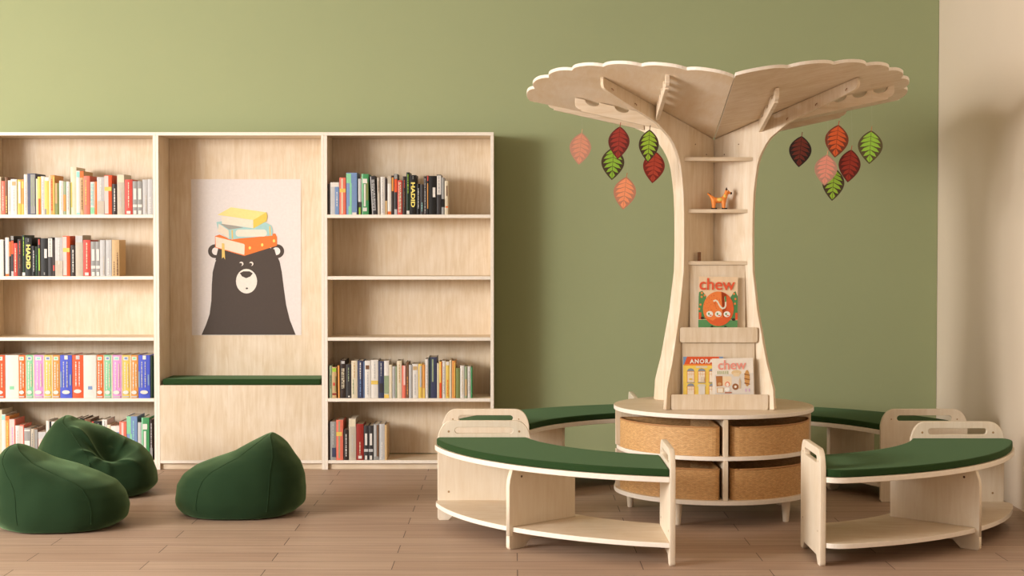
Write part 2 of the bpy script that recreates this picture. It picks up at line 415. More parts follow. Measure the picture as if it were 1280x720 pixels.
rows.append(('left bookcase top shelf', 's1', 268, [
 (-3.5, 1.2, 221, 'cream', []), (1.7, 6.2, 226.5, 'coral', [ttl('pink')]), (6.4, 9.7, 221.5, 'brown', [ttl('yellow', .05, .5)]),
 (10, 13.6, 225.5, W_, [ttl('light_grey', .1, .8)]), (13.8, 21, 224, W_, [R_(.2, .8, .82, .93, 'tan'), ttl('light_grey', .1, .7)]), (21.4, 26.3, 224.5, 'yellow', [R_(.35, .9, .32, .94, W_)]),
 (26.8, 30, 224.5, 'amber', [R_(.1, .9, .75, .95, 'yellow'), R_(.1, .9, 0, .3, 'yellow')]), (30.2, 34.2, 218, W_, [ttl('light_grey', .1, .8)]),
 (34.5, 44.8, 217, 'navy', [R_(.38, .92, .02, .98, 'grey'), ttl('sage', .2, .9, .65, 2)]), (45.2, 47.2, 223.5, 'cream', []), (47.3, 51.2, 221, 'yellow', [R_(.25, .8, 0, .42, 'vermilion')]),
 (51.4, 55.6, 220.5, W_, [ttl('light_grey')]), (55.9, 61.5, 221.5, 'yellow', [R_(.1, .95, .9, 1, W_), R_(.05, .35, 0, .15, 'grey')]), (61.6, 63.4, 220, 'cream', []),
 (63.5, 68.4, 219, 'amber', [R_(.68, .95, .02, .96, 'yellow'), ttl('vermilion', .1, .9, .3)]), (68.9, 73.8, 229, 'olive', [R_(.05, .55, .35, 1, 'tan')]), (74.2, 79, 226, W_, [ttl('cream')]),
 (79.2, 82.8, 227, 'sage', [R_(.1, .9, .1, .6, 'amber')]), (83, 87, 227, W_, [ttl('light_grey')]), (87.1, 88.4, 229, 'olive', []),
 (88.6, 95.5, 209, 'cream', [R_(.05, .25, .15, .68, 'yellow')]), (95.7, 100, 213.5, W_, [R_(.05, .95, .85, .98, 'teal'), R_(.05, .95, 0, .04, 'teal')]), (100.2, 104.8, 214, 'tan', [R_(0, .95, .85, 1, 'orange'), ttl('brown', .1, .8)]),
 (105, 112.2, 220, 'coral', [('title', .25, .9, 'yellow', .35)]), (112.5, 118.3, 227.5, W_, [R_(.1, .95, .02, .22, 'mint'), ttl('teal', .25, .95, .5, 2)]), (118.5, 121.2, 227, 'orange', []),
 (121.4, 130.5, 221.5, 'light_grey', [R_(.05, .95, .02, .36, 'beige'), ttl(W_, .4, .95)]), (130.7, 139.6, 219, 'vermilion', [R_(.02, .55, .02, .98, 'pink'), R_(.02, .98, .6, .7, 'yellow')]),
 (140.5, 146.3, 230, 'dark_brown', [ttl()]), (146.6, 155.6, 218, 'beige', [R_(.05, .95, .8, .98, 'cream'), ttl('light_grey', .2, .6)]), (156.2, 165.5, 224.5, 'red', [ttl('cream', .2, .92), R_(.25, .75, .02, .1, W_)]),
 (166, 171.6, 226.5, 'grey', [R_(.2, .8, .45, .78, W_), R_(.05, .95, .22, .3, W_), R_(.2, .8, .01, .12, W_)]), (172, 177.8, 226.5, 'grey', [R_(.2, .8, .45, .78, W_), R_(.05, .95, .22, .3, W_), R_(.2, .8, .01, .12, W_)]),
 (178.1, 184.5, 224.5, 'light_grey', [ttl('beige', .05, .55, .7)]), (184.8, 190.8, 224, 'light_grey', [ttl(W_, .05, .5)])]))
rows.append(('left bookcase second shelf', 's2', 345, [
 (-3.5, 4.3, 299.5, W_, []), (4.8, 6.6, 301, 'black', []), (6.9, 11.2, 297, W_, [R_(.05, .95, 0, .06, 'orange')]), (11.4, 13.8, 300, 'dark_brown', [R_(.1, .9, .55, .95, 'orange')]),
 (13.9, 17.2, 295, 'charcoal', [R_(.05, .95, .9, 1, 'grey'), R_(.1, .9, .55, .88, 'vermilion'), R_(.1, .9, 0, .12, 'light_grey')]), (17.3, 21.8, 304, 'red', [ttl('cream')]), (22.2, 27.4, 299, 'dark_brown', [ttl('red', .6, .95), ttl('brown', .2, .55)]),
 (27.9, 31.4, 294, 'dark_green', [ttl('lime', .5, .95), R_(.05, .95, .01, .09, W_)]), (31.6, 39.6, 297, 'black', [('hadid',), ttl('grey', .9, .97)]), (39.9, 43.8, 307.5, 'black', [ttl('light_grey', .15, .85, .6)]),
 (44, 47, 308, 'dark_green', [ttl('green', .2, .7)]), (47.3, 50.8, 299, 'dark_brown', [R_(.3, .7, .85, 1, 'red'), R_(.3, .7, .15, .75, 'lime')]), (51, 60, 298, 'black', [R_(.5, .85, .48, .72, W_), ttl('grey', .03, .1)]),
 (60.3, 65.6, 297, 'charcoal', [R_(.05, .95, .5, .98, W_), ttl('grey', .52, .96)]), (65.8, 68.8, 300, 'dark_brown', [R_(.2, .8, .15, .3, 'red')]), (69, 78.6, 297, 'light_grey', [R_(.03, .97, 0, .4, 'beige'), ttl(W_, .3, .95)]),
 (78.8, 87.3, 295, 'vermilion', [R_(.02, .55, .02, .98, 'pink'), R_(.02, .98, .6, .7, 'yellow')]), (88.6, 94.3, 306.5, 'dark_brown', [ttl()]), (94.6, 103.6, 294, 'beige', [R_(.05, .95, .82, .98, 'light_grey')]), (104.2, 113, 300, 'red', [ttl('cream', .2, .92), R_(.25, .75, .02, .1, W_)]),
 (113.7, 119.5, 302, 'grey', [R_(.2, .8, .45, .78, W_), R_(.05, .95, .22, .3, W_), R_(.2, .8, .01, .12, W_)]), (119.8, 125, 302, 'grey', [R_(.2, .8, .45, .78, W_), R_(.05, .95, .22, .3, W_), R_(.2, .8, .01, .12, W_)]),
 (125.2, 131.4, 300, 'light_grey', [ttl('beige', .05, .55, .7)]), (131.7, 139.4, 300, 'light_grey', [ttl(W_, .05, .5)]), (140, 149, 300, 'tan', [ttl('brown', .02, .4, .3), ttl('brown', .02, .65, .75)])]))
def enc(col, lab='mint', l2='white', cream=True):
    d = []
    if cream: d.append(R_(0, .12, 0, 1, 'cream'))
    d += [R_(.22, .82, .88, .965, W_), R_(.35, .7, .9, .95, lab), ttl(l2, .2, .84, .4), ttl('cream', .25, .8, .75), ('oval', .135), R_(.12, .88, .02, .05, 'light_grey')]
    return d
rows.append(('left bookcase fourth shelf', 's4', 497.5, [
 (-8, 6, 444, 'vermilion', enc('v')), (6.4, 22.3, 444, W_, [R_(.36, .7, .2, .28, 'mint')]), (22.8, 31.4, 444, 'orange', enc('o')), (32.4, 41.4, 444, 'mint', enc('g', 'steel_blue')), (41.8, 54.4, 444, 'orchid', enc('p', 'teal') + [R_(0, .24, 0, 1, 'cream')][:0]),
 (54.8, 64.8, 444, 'yellow', enc('y', 'steel_blue')), (65.2, 74.8, 444, 'amber', enc('a') ), (75.4, 89.8, 444, 'blue', [R_(.38, .66, .9, .99, W_), R_(0, .15, .25, .62, 'steel_blue'), R_(.8, .95, .3, .55, 'steel_blue'), ttl('light_grey', .25, .85, .45, 2), ('oval', .14)]),
 (90.2, 104.2, 444, 'vermilion', [R_(.35, .68, .9, .99, 'light_grey'), ttl(W_, .28, .85, .5, 2), ('oval', .16)]), (104.6, 119.8, 444, W_, [R_(.36, .7, .2, .28, 'steel_blue')]), (120.2, 129.2, 444, 'orange', enc('o')),
 (129.8, 139.2, 444, 'mint', enc('g', 'steel_blue')), (139.6, 151.6, 444, 'orchid', enc('p', 'teal')), (152.2, 162.6, 444, 'yellow', enc('y', 'steel_blue')), (163, 172.6, 444, 'amber', enc('a')),
 (173.2, 187.4, 444, 'blue', [R_(.38, .66, .9, .99, W_), R_(0, .15, .25, .62, 'steel_blue'), R_(.8, .95, .3, .55, 'steel_blue'), ttl('light_grey', .25, .85, .45, 2), ('oval', .14)]), (187.8, 191, 445, 'dark_green', [])]))
rows.append(('left bookcase bottom shelf', 'bot', 575, [
 (-4, 2.4, 512.5, 'cream', []), (2.6, 7, 518, W_, [R_(.05, .95, .88, .98, 'teal')]), (7.2, 12, 520, 'amber', [R_(0, .9, .9, 1, 'orange'), ttl('yellow', .1, .85)]), (12.2, 19.2, 524, 'coral', [R_(0, .85, 0, 1, 'pink'), ttl('orchid', .3, .8)]),
 (19.6, 24.8, 532, W_, [ttl('light_grey')]), (25, 30, 531, 'coral', [R_(.1, .8, 0, .96, 'pink')]), (30.4, 38.2, 535, 'grey', [R_(.05, .95, .9, .95, W_), R_(.1, .9, .45, .6, W_)]), (38.5, 43, 536, 'beige', [ttl('grey')]), (43.3, 47.4, 535, 'brown', [R_(.1, .9, 0, .95, 'grey')]),
 (48, 57.5, 540, 'pink', [R_(0, 1, .75, 1, 'light_grey'), ttl('coral', .3, .7)]), (58, 61.6, 526, W_, []), (62, 72, 527, W_, [R_(0, .25, 0, 1, 'black')]), (72.5, 82, 525, 'charcoal', []), (82.4, 92, 528, 'tan', []),
 (92.5, 99.5, 524, 'dark_brown', []), (99.8, 105.6, 523, 'black', [ttl('lime', .7, .95)]), (106, 113.4, 524, 'brown', []), (113.8, 118.2, 527, 'dark_brown', [R_(.3, .8, .75, 1, 'red')]), (118.5, 127.6, 526.5, 'black', [ttl('grey', .85, .95)]),
 (128, 133.8, 524.5, W_, [ttl('grey', .5, .96)]), (134.2, 138.4, 531, 'cream', []), (138.8, 149.2, 532.5, W_, [R_(.5, .98, .6, .82, 'steel_blue')]), (149.5, 158, 527, 'coral', [R_(.3, .6, .1, .97, 'pink'), R_(.02, .98, .52, .62, 'yellow')]),
 (158.8, 171.4, 520.5, 'steel_blue', [R_(0, .4, .6, 1, 'mint'), R_(.3, .5, .1, .6, 'mint'), ttl('teal', .4, .9, .65)]), (172.6, 177, 528, 'light_grey', []), (177.2, 186.4, 522, 'green', [R_(0, .2, 0, 1, 'mint'), R_(.3, .6, .15, .68, W_), R_(.15, .75, .72, .85, W_)]),
 (187.5, 191.0, 524, 'dark_brown', [ttl('light_grey', .2, .9, .5), R_(.1, .9, 0, .3, 'grey')])]))
rows.append(('right bookcase top shelf', 's1', 268, [
 (410.4, 412.6, 230, 'dark_brown', []), (412.9, 424, 228, 'light_grey', [R_(.03, .97, .86, 1, W_), R_(.52, .97, 0, .86, 'steel_blue'), ttl(W_, .25, .7, .75)]), (424.3, 432.3, 222, 'coral', [R_(.3, .55, .02, .97, 'cream'), R_(.02, .98, .6, .7, 'yellow')]),  # first entry paints the dark gap's shade as a slim brown book
 (433, 446.2, 216, 'steel_blue', [R_(0, .45, .75, .98, 'mint'), R_(.32, .5, .2, .75, 'mint'), R_(.2, .5, 0, .2, 'mint'), R_(.55, .95, 0, .05, W_)]), (447.8, 451.8, 223.5, 'light_grey', [R_(0, 1, 0, .35, 'charcoal'), R_(.2, .7, 0, .2, 'lime')]), (452, 460.8, 217.5, 'green', [R_(0, .22, 0, 1, 'mint'), R_(.6, .95, .35, .8, 'olive'), R_(.33, .58, .2, .75, W_), R_(.15, .8, .77, .88, W_), R_(.2, .75, .08, .17, W_)]),
 (465.2, 471.4, 220, 'charcoal', [R_(.03, .2, 0, .98, 'light_grey'), ttl('light_grey', .1, .9, .55, 2)], -3.2), (472.2, 475.2, 222, 'beige', [ttl('brown', .6, .9)], -1.0), (475.6, 481, 221, W_, [ttl('light_grey', .05, .95)]), (481.2, 484.2, 223, 'dark_brown', [R_(.05, .95, 0, .38, 'tan')]),
 (484.5, 489, 220, W_, [R_(.03, .97, .8, 1, 'beige'), R_(.03, .97, 0, .08, 'orange')]), (489.3, 492.2, 219.5, 'dark_brown', [R_(.1, .9, .6, .95, 'amber')]), (492.5, 496.8, 217.5, 'charcoal', [R_(.05, .95, .88, 1, 'grey'), R_(.1, .9, .55, .87, 'vermilion'), R_(.1, .9, 0, .13, 'light_grey')]),
 (497, 502.8, 225.5, 'red', [ttl('cream', .05, .95, .5, 2)]), (503.4, 507.7, 220.5, 'dark_brown', [ttl('red', .7, .9), ttl('brown', .2, .6)]), (508, 512, 215.5, 'dark_green', [ttl('lime', .5, .95), R_(.05, .95, .01, .09, W_)]), (512.2, 520.4, 219, 'black', [('hadid',), ttl('grey', .9, .97)]),
 (520.8, 525.2, 230, 'black', [ttl('light_grey', .2, .85, .5)]), (525.5, 529.4, 230.5, 'charcoal', [ttl('teal', .1, .4)]), (529.8, 533, 220.5, 'dark_brown', [ttl('light_grey', .03, .95, .5)]), (533.2, 536, 219.5, 'black', [R_(.3, .8, .86, 1, 'red'), R_(.3, .7, .15, .8, 'amber')]),
 (536.2, 545.6, 220, 'black', [R_(.5, .85, .45, .7, W_)]), (546, 551.6, 218.5, 'charcoal', [R_(.05, .95, .5, .98, W_), ttl('grey', .52, .96)]), (552, 555.5, 222, 'grey', [R_(0, 1, .2, .42, 'black')]), (555.8, 560, 226, 'cream', [R_(.5, .8, .55, .85, 'brown'), R_(.3, 1, .2, .25, 'orange')])]))
rows.append(('right bookcase fourth shelf', 's4', 497.5, [
 (411.8, 415, 457, 'sage', [ttl('charcoal', .3, .7)]), (415.2, 420.6, 459, 'tan', [R_(.05, .95, .85, .97, 'lime'), R_(.2, .9, .4, .5, 'red'), R_(.05, .95, .1, .16, 'dark_red'), R_(.7, .9, .2, .7, 'olive')]), (422.6, 424.8, 457, 'amber', [], -.7), (425.4, 432.2, 450, 'dark_brown', [R_(.2, .8, .9, .97, 'light_grey'), ttl('cream', .25, .78, .5, 2)]),
 (432.5, 439, 455.5, 'charcoal', [ttl('sage', .5, .9), R_(.4, .75, .03, .07, W_)]), (439.3, 446.7, 451, 'cream', [ttl('tan', .55, .95), ttl('sage', .1, .5, .3)]), (447, 454, 451, 'navy', [ttl(W_, .5, .95), ttl('steel_blue', .05, .5)]), (454.2, 455.7, 452, 'steel_blue', []), (456, 463.4, 451, W_, [R_(.15, .75, .77, .88, 'brown'), ttl('light_grey', .1, .7)]),
 (463.8, 472.6, 450, W_, [R_(.02, .98, .36, .46, 'yellow'), ttl('light_grey', .5, .95)]), (473, 479.9, 451.5, 'navy', [ttl('light_grey', .6, .95), R_(.2, .8, .15, .4, 'charcoal')]), (480.2, 486.2, 451, W_, [R_(.02, .98, .12, .6, 'sage'), R_(.02, .98, 0, .1, 'yellow')]), (486.5, 490.3, 456, 'cream', []),
 (490.6, 494.2, 458, 'light_grey', [R_(.4, .6, .05, .95, 'grey')]), (494.4, 496, 458, 'sage', []), (496.3, 502.2, 451, 'cream', [ttl('tan', .4, .9)]), (502.6, 507.1, 457, 'coral', [R_(.4, .9, .4, 1, 'pink')]), (507.4, 511, 453, 'brown', [ttl('amber', .1, .6)]), (511.3, 514.9, 456, 'light_grey', []),
 (515.2, 522.6, 455, W_, [R_(.15, .85, .82, .93, 'tan'), ttl('light_grey', .1, .7)]), (523, 527.6, 455, 'yellow', [R_(.35, .85, .32, .94, 'light_grey')]), (528, 531.5, 456, 'amber', [R_(.1, .9, 0, .3, 'yellow')]), (531.7, 535.4, 449, W_, [ttl('light_grey')]), (535.8, 546, 446.5, 'navy', [R_(.05, .2, 0, 1, 'dark_green'), R_(.4, .6, .4, .95, 'sage')]),
 (546.4, 548.8, 454, 'cream', []), (549, 552.4, 452, 'yellow', [R_(.7, .95, 0, 1, 'orange'), R_(.1, .9, 0, .42, 'vermilion')]), (552.6, 557, 451, W_, [ttl('light_grey')]), (557.3, 561.8, 452, 'yellow', [R_(.1, .9, .9, 1, W_), ttl('orange', .05, .5)]), (562, 564.5, 450, 'cream', []),
 (564.7, 569.4, 451, 'amber', [R_(.72, .95, .05, .95, 'yellow')]), (570, 575, 460, 'olive', []), (575.3, 580.4, 457, W_, [ttl('cream')]), (580.7, 583.9, 458, 'sage', [R_(.1, .9, .08, .6, 'tan')]), (584.2, 588.4, 458, W_, [ttl('light_grey')]), (588.6, 590.3, 459, 'green', [])]))
rows.append(('right bookcase bottom shelf', 'bot', 575, [
 (411, 412.6, 528, 'dark_brown', []), (412.9, 420, 527, 'grey', [R_(.3, .95, .08, .32, 'navy'), ttl('light_grey', .4, .95)]), (420.3, 428.8, 525, 'coral', [R_(.35, .55, .05, .97, 'sage'), R_(.02, .85, .6, .7, 'yellow')]), (429.8, 435.6, 537, 'dark_brown', [ttl()]),
 (436, 445, 523, 'beige', [R_(.05, .95, .8, .98, 'cream'), ttl('light_grey', .2, .6)]), (445.4, 454.5, 530, 'dark_red', [ttl('cream', .15, .5), R_(.28, .76, .04, .12, W_)]), (454.9, 460.4, 532, 'charcoal', [R_(.25, .75, .43, .77, W_), R_(.03, .97, .24, .32, 'light_grey'), R_(.25, .75, .01, .13, W_)]),
 (460.8, 466.5, 532, 'charcoal', [R_(.25, .75, .43, .77, W_), R_(.03, .97, .24, .32, 'light_grey'), R_(.25, .75, .01, .13, W_)]), (467, 473.6, 530, 'grey', [R_(.1, .45, .1, .97, 'light_grey'), R_(.6, .95, .1, .97, 'brown')]), (473.9, 480.8, 530, 'light_grey', [ttl(W_, .1, .5)]), (481, 484, 531, 'tan', [])]))
for ri, (where, sk, base, lst) in enumerate(rows):
    rnd = random.Random(100 + ri)
    for k, e in enumerate(lst):
        x0, x1, yt, col, det = e[:5]; lean = e[5] if len(e) > 5 else 0
        size = 'thick' if x1 - x0 > 8.8 else ('slim' if x1 - x0 < 4 else '')
        extra = ''
        names = {q[5] for q in det if q[0] == 'r'} - {col}
        if any(q[0] == 'hadid' for q in det): extra = 'lettered HADID'
        elif any(q[0] == 'oval' for q in det): extra = 'with white oval'
        elif names: extra = 'with ' + sorted(names)[0].replace('_', ' ') + ' patch'
        elif any(q[0] == 'title' for q in det): extra = 'with lettering'
        if where == 'left bookcase bottom shelf' and k >= 12: pos = ORD[len(lst) - k] + ' from right'
        else: pos = ORD[k + 1] + ' from left'
        lab = ' '.join(('%s %s book %s' % (size, col.replace('_', ' '), extra)).split()) + ', ' + pos + ', on ' + where
        book(x0, x1, yt, col, det, ZS[sk], base, lab, 'books on the ' + where, lean, .235 if sk == 's4' and 'left' in where else None, rnd)

# ------------------------------------------------------------------ round storage table
CX, CY = 1.012, 8.035
def disc(r, z0, z1, n=96):
    return MB().prism(ellipse(0, 0, r, r, n), lambda u, v, h: (u, v, h), z0, z1, WX, ED)
tb = empty('round_storage_table', (CX, CY, 0), label='round birch storage table with four wicker baskets, under the wooden tree', cat='table')
disc(.499, .5208, .542).build('top_board', WX, tb, bevel=.003)
disc(.484, .322, .3425).build('middle_shelf', WX, tb, bevel=.002)
disc(.497, .112, .134).build('bottom_board', WX, tb, bevel=.002)
for z0, z1 in ((.1342, .3218), (.3427, .5206)):
    for k in range(4):
        MB().box(.014, .491, -.011, .011, z0, z1).build('divider_panel', WZ, tb, rot=(0, 0, k * math.pi / 2), bevel=.0015)
for a in (-120, -42, 30, 95, 160):
    r = .43; cx, cy = r * math.cos(math.radians(a)), r * math.sin(math.radians(a))
    MB().lathe([(.012, 0), (.0145, .003), (.023, .105), (.024, .1118)], 20, c=(cx, cy, 0)).build('leg', WE, tb, smooth=False)
# wicker baskets
wm = bpy.data.materials.new('woven_wicker'); wm.use_nodes = True; nt = wm.node_tree; L = nt.links; b = nt.nodes['Principled BSDF']
uv = nt.nodes.new('ShaderNodeUVMap'); br = nt.nodes.new('ShaderNodeTexBrick'); br.offset = .5
br.inputs['Scale'].default_value = 1; br.inputs['Brick Width'].default_value = .017; br.inputs['Row Height'].default_value = .0052
br.inputs['Mortar Size'].default_value = .0007; br.inputs['Mortar Smooth'].default_value = .8
br.inputs['Color1'].default_value = (*lin((222, 178, 120)), 1); br.inputs['Color2'].default_value = (*lin((206, 158, 100)), 1); br.inputs['Mortar'].default_value = (*lin((180, 130, 80)), 1)
L.new(uv.outputs[0], br.inputs['Vector'])
nn = nt.nodes.new('ShaderNodeTexNoise'); nn.inputs['Scale'].default_value = 1
mp = nt.nodes.new('ShaderNodeMapping'); mp.inputs['Scale'].default_value = (60, 190, 1); L.new(uv.outputs[0], mp.inputs['Vector']); L.new(mp.outputs[0], nn.inputs['Vector'])
rp = nt.nodes.new('ShaderNodeValToRGB'); rp.color_ramp.elements[0].position = .35; rp.color_ramp.elements[1].position = .62
rp.color_ramp.elements[0].color = (.88, .85, .82, 1); rp.color_ramp.elements[1].color = (1.08, 1.08, 1.08, 1); L.new(nn.outputs['Fac'], rp.inputs['Fac'])
mx = nt.nodes.new('ShaderNodeMix'); mx.data_type = 'RGBA'; mx.blend_type = 'MULTIPLY'; mx.inputs[0].default_value = 1
L.new(br.outputs['Color'], mx.inputs[6]); L.new(rp.outputs['Color'], mx.inputs[7]); L.new(mx.outputs[2], b.inputs['Base Color'])
b.inputs['Roughness'].default_value = .55
bp = nt.nodes.new('ShaderNodeBump'); bp.inputs['Strength'].default_value = .5; bp.inputs['Distance'].default_value = .002; bp.invert = True
L.new(br.outputs['Fac'], bp.inputs['Height']); L.new(bp.outputs['Normal'], b.inputs['Normal'])
def basket(z, side, label, hh):
    R = .476; g = .024; pts = []
    a0 = math.asin((g + .04) / R); a1 = math.pi / 2 - a0
    pts += [(R * math.cos(a0 + (a1 - a0) * k / 28), R * math.sin(a0 + (a1 - a0) * k / 28)) for k in range(29)]
    e = pts[-1]; pts += [(g + .022, e[1] - .001), (g + .008, e[1] - .009), (g + .001, e[1] - .022), (g, e[1] - .04)]
    pts += [(g, .11), (.11, g)]
    s = pts[0]; pts += [(s[0] - .04, g), (s[0] - .022, g + .001), (s[0] - .009, g + .008), (s[0] - .001, g + .022)]
    n = len(pts); cx = sum(p[0] for p in pts) / n; cy = sum(p[1] for p in pts) / n
    def ins(t): return [(cx + (p[0] - cx) * t, cy + (p[1] - cy) * t) for p in pts]
    V = []; Fc = []; U = []
    per = [0]
    for k in range(n): q = pts[(k + 1) % n]; per.append(per[-1] + math.hypot(q[0] - pts[k][0], q[1] - pts[k][1]))
    rings = [(1.0, 0), (1.0, hh * .5), (1.0, hh), (.965, hh), (.955, .006)]
    for t, z_ in rings:
        for p in ins(t): V.append((p[0], p[1], z_))
    vv = [0, hh * .5, hh, hh + .01, hh * 2]
    for r_ in range(len(rings) - 1):
        for k in range(n):
            k2 = (k + 1) % n; Fc.append([r_ * n + k, r_ * n + k2, (r_ + 1) * n + k2, (r_ + 1) * n + k])
            U += [(per[k], vv[r_]), (per[k + 1], vv[r_]), (per[k + 1], vv[r_ + 1]), (per[k], vv[r_ + 1])]
    Fc.append(list(range(n))[::-1]); U += [(V[k][0], V[k][1]) for k in range(n)][::-1]
    o4 = 4 * n; Fc.append([o4 + k for k in range(n)]); U += [(V[k][0], V[k][1]) for k in range(n)]
    me = bpy.data.meshes.new('basket'); me.from_pydata(V, [], Fc); ul = me.uv_layers.new(name='UVMap')
    for k, q in enumerate(U): ul.data[k].uv = q
    o = link('wicker_basket', me, wm, None, (CX, CY, z), (0, 0, math.pi if side == 'left' else -math.pi / 2))
    tag(o, label, 'basket', 'curved baskets in the round table')
    # rim braid
    rim = MB(); P = [(p[0], p[1], hh) for p in ins(.985)]; rim.tube(P + [P[0]], .0045, 6)
    rim.build('rim', wm, o, smooth=True)
basket(.3428, 'left', 'curved light wicker basket in the upper left bay of the round table', .137)
basket(.3428, 'right', 'curved brown wicker basket in the upper right bay of the round table', .137)
basket(.1344, 'left', 'curved wicker basket in the lower left bay, partly behind the bench end', .145)
basket(.1344, 'right', 'curved wicker basket in the lower right bay beside the right bench end', .145)

# ------------------------------------------------------------------ the wooden tree on the table
Z0, S = 1.871, .212
tr = empty('tree_bookshelf', (CX, CY, .542), label='tall birch tree-shaped shelf with scalloped canopy standing on the round table', cat='bookshelf')
prof = [(.2693, .546), (.2650, .611), (.2643, .643), (.2500, .71), (.2359, .7725), (.2230, .85), (.2086, .943), (.1960, 1.02), (.1849, 1.130), (.1760, 1.2126),
        (.1743, 1.30), (.1738, 1.37), (.1743, 1.45), (.1750, 1.507), (.1785, 1.60), (.1850, 1.67), (.1930, 1.735), (.2020, 1.772), (.2120, 1.800), (.2296, 1.836), (.2480, 1.866),
        (.2777, 1.894), (.3200, 1.932), (.3800, 1.964), (.4400, 1.993), (.5000, 2.022), (.5500, 2.048), (.5800, 2.064), (.5920, 2.076), (.5960, 2.092), (.5955, 2.1225)]
q2 = math.sqrt(2); fin = [(.0094, .5425), (.37, .5425)] + [(d * q2, z) for d, z in prof] + [(.0094, Z0 + .0094 * q2 * S - .001)]
for k in range(4):
    a = math.radians(225 + 90 * k)
    M = Matrix.Translation((0, 0, -.542)) @ Matrix.Rotation(a, 4, 'Z') @ Matrix.Rotation(math.pi / 2, 4, 'X')
    f_ = plate('trunk_panel', [fin], .018, WZ, tr, M)
    # hooks under each branch, small screws on the face
    for d in (.554, .4365, .32):
        zz = {.554: 2.050, .4365: 1.9915, .32: 1.932}[d]; hb = MB()
        pts = [(d * q2 + .016 * math.cos(t), .0 , zz + .006 - .012 + .012 * math.sin(t)) for t in [math.radians(q) for q in range(200, 360, 20)]]
        u = Vector((math.cos(a), math.sin(a), 0)); nrm = Vector((-math.sin(a), math.cos(a), 0))
        P = []
        for t in range(0, 181, 20):
            tt = math.radians(t); P.append(u * (d * q2) + nrm * (.020 * math.cos(tt)) * 1.0 + Vector((0, 0, zz - .542 + .022 + .013 * math.sin(tt) - .01)))
        hb.tube(P, .0022, 6).build('hook', mat((150, 108, 74), .5), f_, smooth=True)
    for sgn in (-1, 1):
        for rr, zz in ((.20, 1.842), (.09, 1.795)):
            u = Vector((math.cos(a), math.sin(a), 0)); nrm = Vector((-math.sin(a), math.cos(a), 0)) * sgn
            c0 = u * rr * .8 + Vector((0, 0, zz - .542))
            MB().tube([c0 + nrm * .0088, c0 + nrm * .0098], .0032, 10).build('screw_head', mat((120, 84, 56), .5), f_)
# canopy: four sloping scalloped boards, each with a short and a long cross rib
rotc = math.radians(-2)
notch = [0, 13.9, 28, 40.7, 53, 65.2, 77.7, 90]
def canopy_outline(r0, r1):
    pts = [(.004, .004)]
    for j in range(7):
        a0, a1 = notch[j], notch[j + 1]
        for k in range(11 if j == 6 else 10):
            t = k / 10; ph_ = a0 + (a1 - a0) * t
            Rr = r0 + (r1 - r0) * (ph_ / 90) ** 1.0
            bul = (1 - abs(2 * t - 1) ** 2.6)
            rr = Rr * (.972 + .028 * bul)
            if j == 0 and t < .5: rr = Rr * (.985 + .015 * bul)
            if j == 6 and t > .5: rr = Rr * (.968 + .032 * bul)
            e = .0006
            x, y = rr * math.cos(math.radians(ph_)), rr * math.sin(math.radians(ph_))
            pts.append((max(x, e), max(y, e)))
    return pts
def plane_z(x, y): return Z0 + S * (x + y)
RR = [(.937, 1.005), (1.02, .937), (.935, .935), (.935, .935)]      # FL, FR, rear right, rear left
for k in range(4):
    base = math.radians(180 + 90 * k); a = base + rotc
    g = S; nl = math.sqrt(1 + 2 * g * g)
    M = Matrix.Translation((0, 0, -.542)) @ Matrix.Rotation(a, 4, 'Z')
    outl = canopy_outline(*RR[k])
    mb = MB(); mb.prism(outl, lambda u, v, h: (u, v, plane_z(u, v) + h), .0015, .0175, WY if k != 1 else WX, ED)
    mb.v = [tuple(M @ Vector(p)) for p in mb.v]
    mb.build('canopy_board', WY if k != 1 else WX, tr, bevel=.002)
    M2 = Matrix.Translation((0, 0, -.542)) @ Matrix.Rotation(base, 4, 'Z')
    # ribs: profile in (t, z); cut-outs open to the top edge
    def rib(p_start, p_end, const, along, cuts, name):
        top = lambda t: Z0 + S * (t + const) + .0005
        h = .060; pts = []
        pts.append((p_start, top(p_start) - h - .004)); 
        pts.append((p_end - .03, top(p_end - .03) - h))
        for q in range(0, 91, 15):
            pts.append((p_end - .03 + .03 * math.sin(math.radians(q)), top(p_end) - h + .028 - .03 * math.cos(math.radians(q)) + .004))
        pts.append((p_end, top(p_end)))
        for c in sorted(cuts, reverse=True):
            w = .036
            for q in range(0, 181, 20):
                t = c + w * math.cos(math.radians(q)); pts.append((t, top(t) - .024 * math.sin(math.radians(q))))
        pts.append((p_start, top(p_start)))
        mb = MB()
        fn = (lambda u, v, hh: (u, const + hh, v)) if along == 'x' else (lambda u, v, hh: (const + hh, u, v))
        mb.prism(pts, fn, -.009, .009)
        mb.v = [tuple(M2 @ Vector(p)) for p in mb.v]
        return mb.build(name, WX, tr, bevel=.0012)
    rib(.213, .704, .2, 'x', (.62, .475, .33), 'cross_rib')
    rib(.326, .826, .313, 'y', (.76, .66, .56, .46), 'cross_rib')
